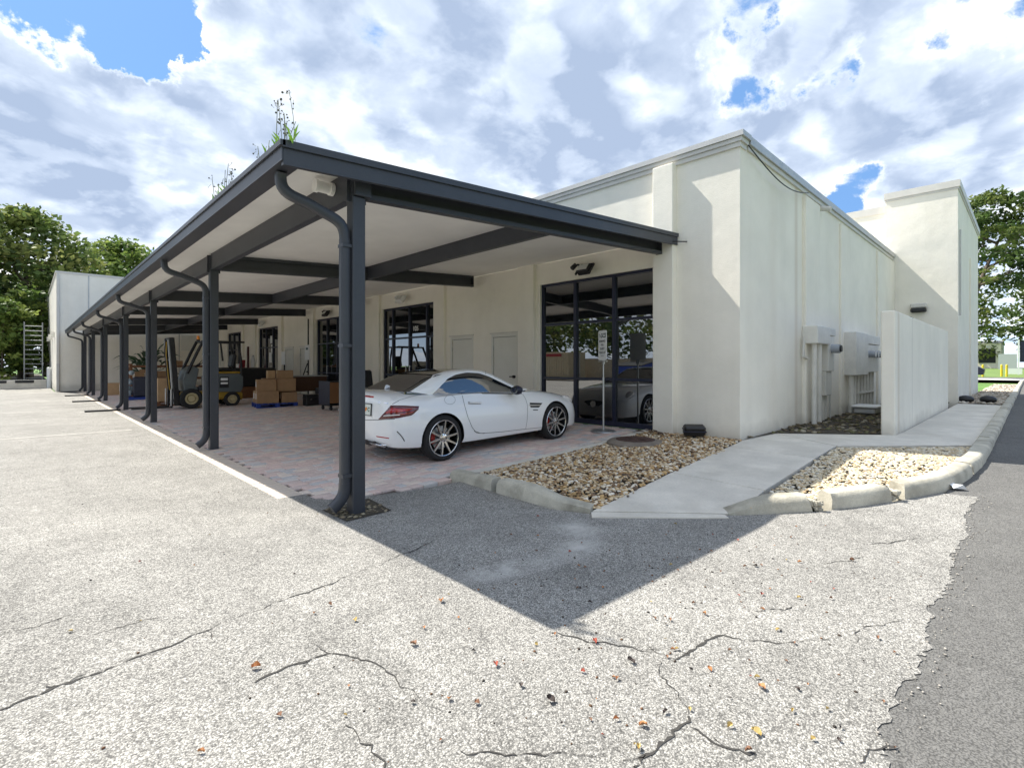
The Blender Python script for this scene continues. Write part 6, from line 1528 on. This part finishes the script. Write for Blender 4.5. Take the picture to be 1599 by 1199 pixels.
for k, (x, y, h, r_) in enumerate(((20, -40, 12, 6), (6, -42, 13, 6), (-12, -41, 11, 6), (-32, -30, 13, 6))):
    tree('oak_tree', ('tree across the road opposite the screen wall', 'tree across the road opposite the corner bed', 'tree across the road behind the camera', 'tree at the far corner of the lot behind the camera')[k], (x, y, 0), h, r_, 100, .7, 80+k, G2, .35, .18, per=36, clump=1.6, limbs=5)

# ---------------------------------------------------------------- far right: warehouse, fence, bollards, parked car
t = root('warehouse', (150, 0, .7), 'small distant cream warehouse with a dark open loading door', 'warehouse')
m_cream = mat('cream_siding', (.86, .79, .62), .7, var=.05)
q = MB(); q.box(150, 170, .1, 8, .5, 6.2); q.build('wall', m_cream, t, world=True)
q = MB(); q.add([(149.8, -.1, 6.2), (149.8, 8.2, 6.2), (160, 8.2, 7.1), (160, -.1, 7.1), (170, 8.2, 6.2), (170, -.1, 6.2)], [(0, 3, 2, 1), (3, 5, 4, 2)]); q.build('roof', m_white_metal, t, world=True)
q = MB(); q.box(149.93, 149.98, .9, 3.6, 1.9, 5.0); q.build('loading_door', m_black, t, world=True)
q = MB(); q.box(149.9, 149.98, 1.9, 2.5, 5.35, 5.6); q.build('lamp', m_white_paint, t, world=True)
q = MB(); q.box(135, 136, -2.6, .0, .55, 3.6); tag(q.build('panel_fence', mat('grey_panel', (.45, .47, .48), .6)), 'pale grey panel fence beside the distant warehouse', 'fence')
q = MB(); q.box(88, 88.2, -3.75, -2.2, .2, 1.0); tag(q.build('white_barrier', m_white_paint), 'low white barrier on the far lawn', 'barrier')
for k, (x, y) in enumerate(((72, -2.35), (70, -1.0), (71.5, -2.75))):
    t = root('yellow_bollard', (x, y, .2), ('middle yellow bollard at the edge of the far lawn', 'yellow bollard in front of the warehouse door', 'yellow bollard nearest the right picture edge')[k], 'bollard', 'yellow bollards by the far lawn'); q = MB(); q.cyl((0, 0, 0), (0, 0, 1.2), .10, n=10); q.build('pipe', mat('bollard_yellow', (.70, .55, .03), .5), t); q = MB(); q.blob((0, 0, 1.2), .10, n=10, rg=5); q.build('cap', bpy.data.materials['bollard_yellow'], t)
t = root('roadside_sign', (84, -4.05, .2), 'dark roadside sign board on a white post at the right edge', 'sign')
q = MB(); q.box(-.1, .1, .50, .66, 0, 4.3); q.build('post', m_white_paint, t); q = MB(); q.box(-.05, .05, -.6, .48, 1.6, 4.1); q.build('board', m_navy, t)
t = root('parked_car', (64, .75, .2), 'dark parked car partly hidden by the tower', 'car', rz=R(90))
q = MB(); q.mat = Matrix(((1, 0, 0, 0), (0, 0, 1, 0), (0, 1, 0, 0), (0, 0, 0, 1))); q.prism([(-2.1, .3), (2.1, .3), (2.2, .6), (2.0, .85), (1.1, .92), (.5, 1.38), (-1.0, 1.42), (-1.9, .98), (-2.2, .8)], -.85, .85); q.build('body', m_navy, t, bevel=.06)
q = MB()
for s_ in (-1, 1): q.add([(-1.5, s_*.853, 1.0), (.95, s_*.853, .95), (.42, s_*.853, 1.30), (-.95, s_*.853, 1.34)], [(0, 1, 2, 3)])
tag(q.build('window', m_glass, t), kind='stuff')
for xx in (-1.3, 1.35):
    for s_ in (-1, 1): q = MB(); q.cyl((xx, s_*.70, .33), (xx, s_*.88, .33), .33, n=18); q.build('wheel', m_rubber, t)
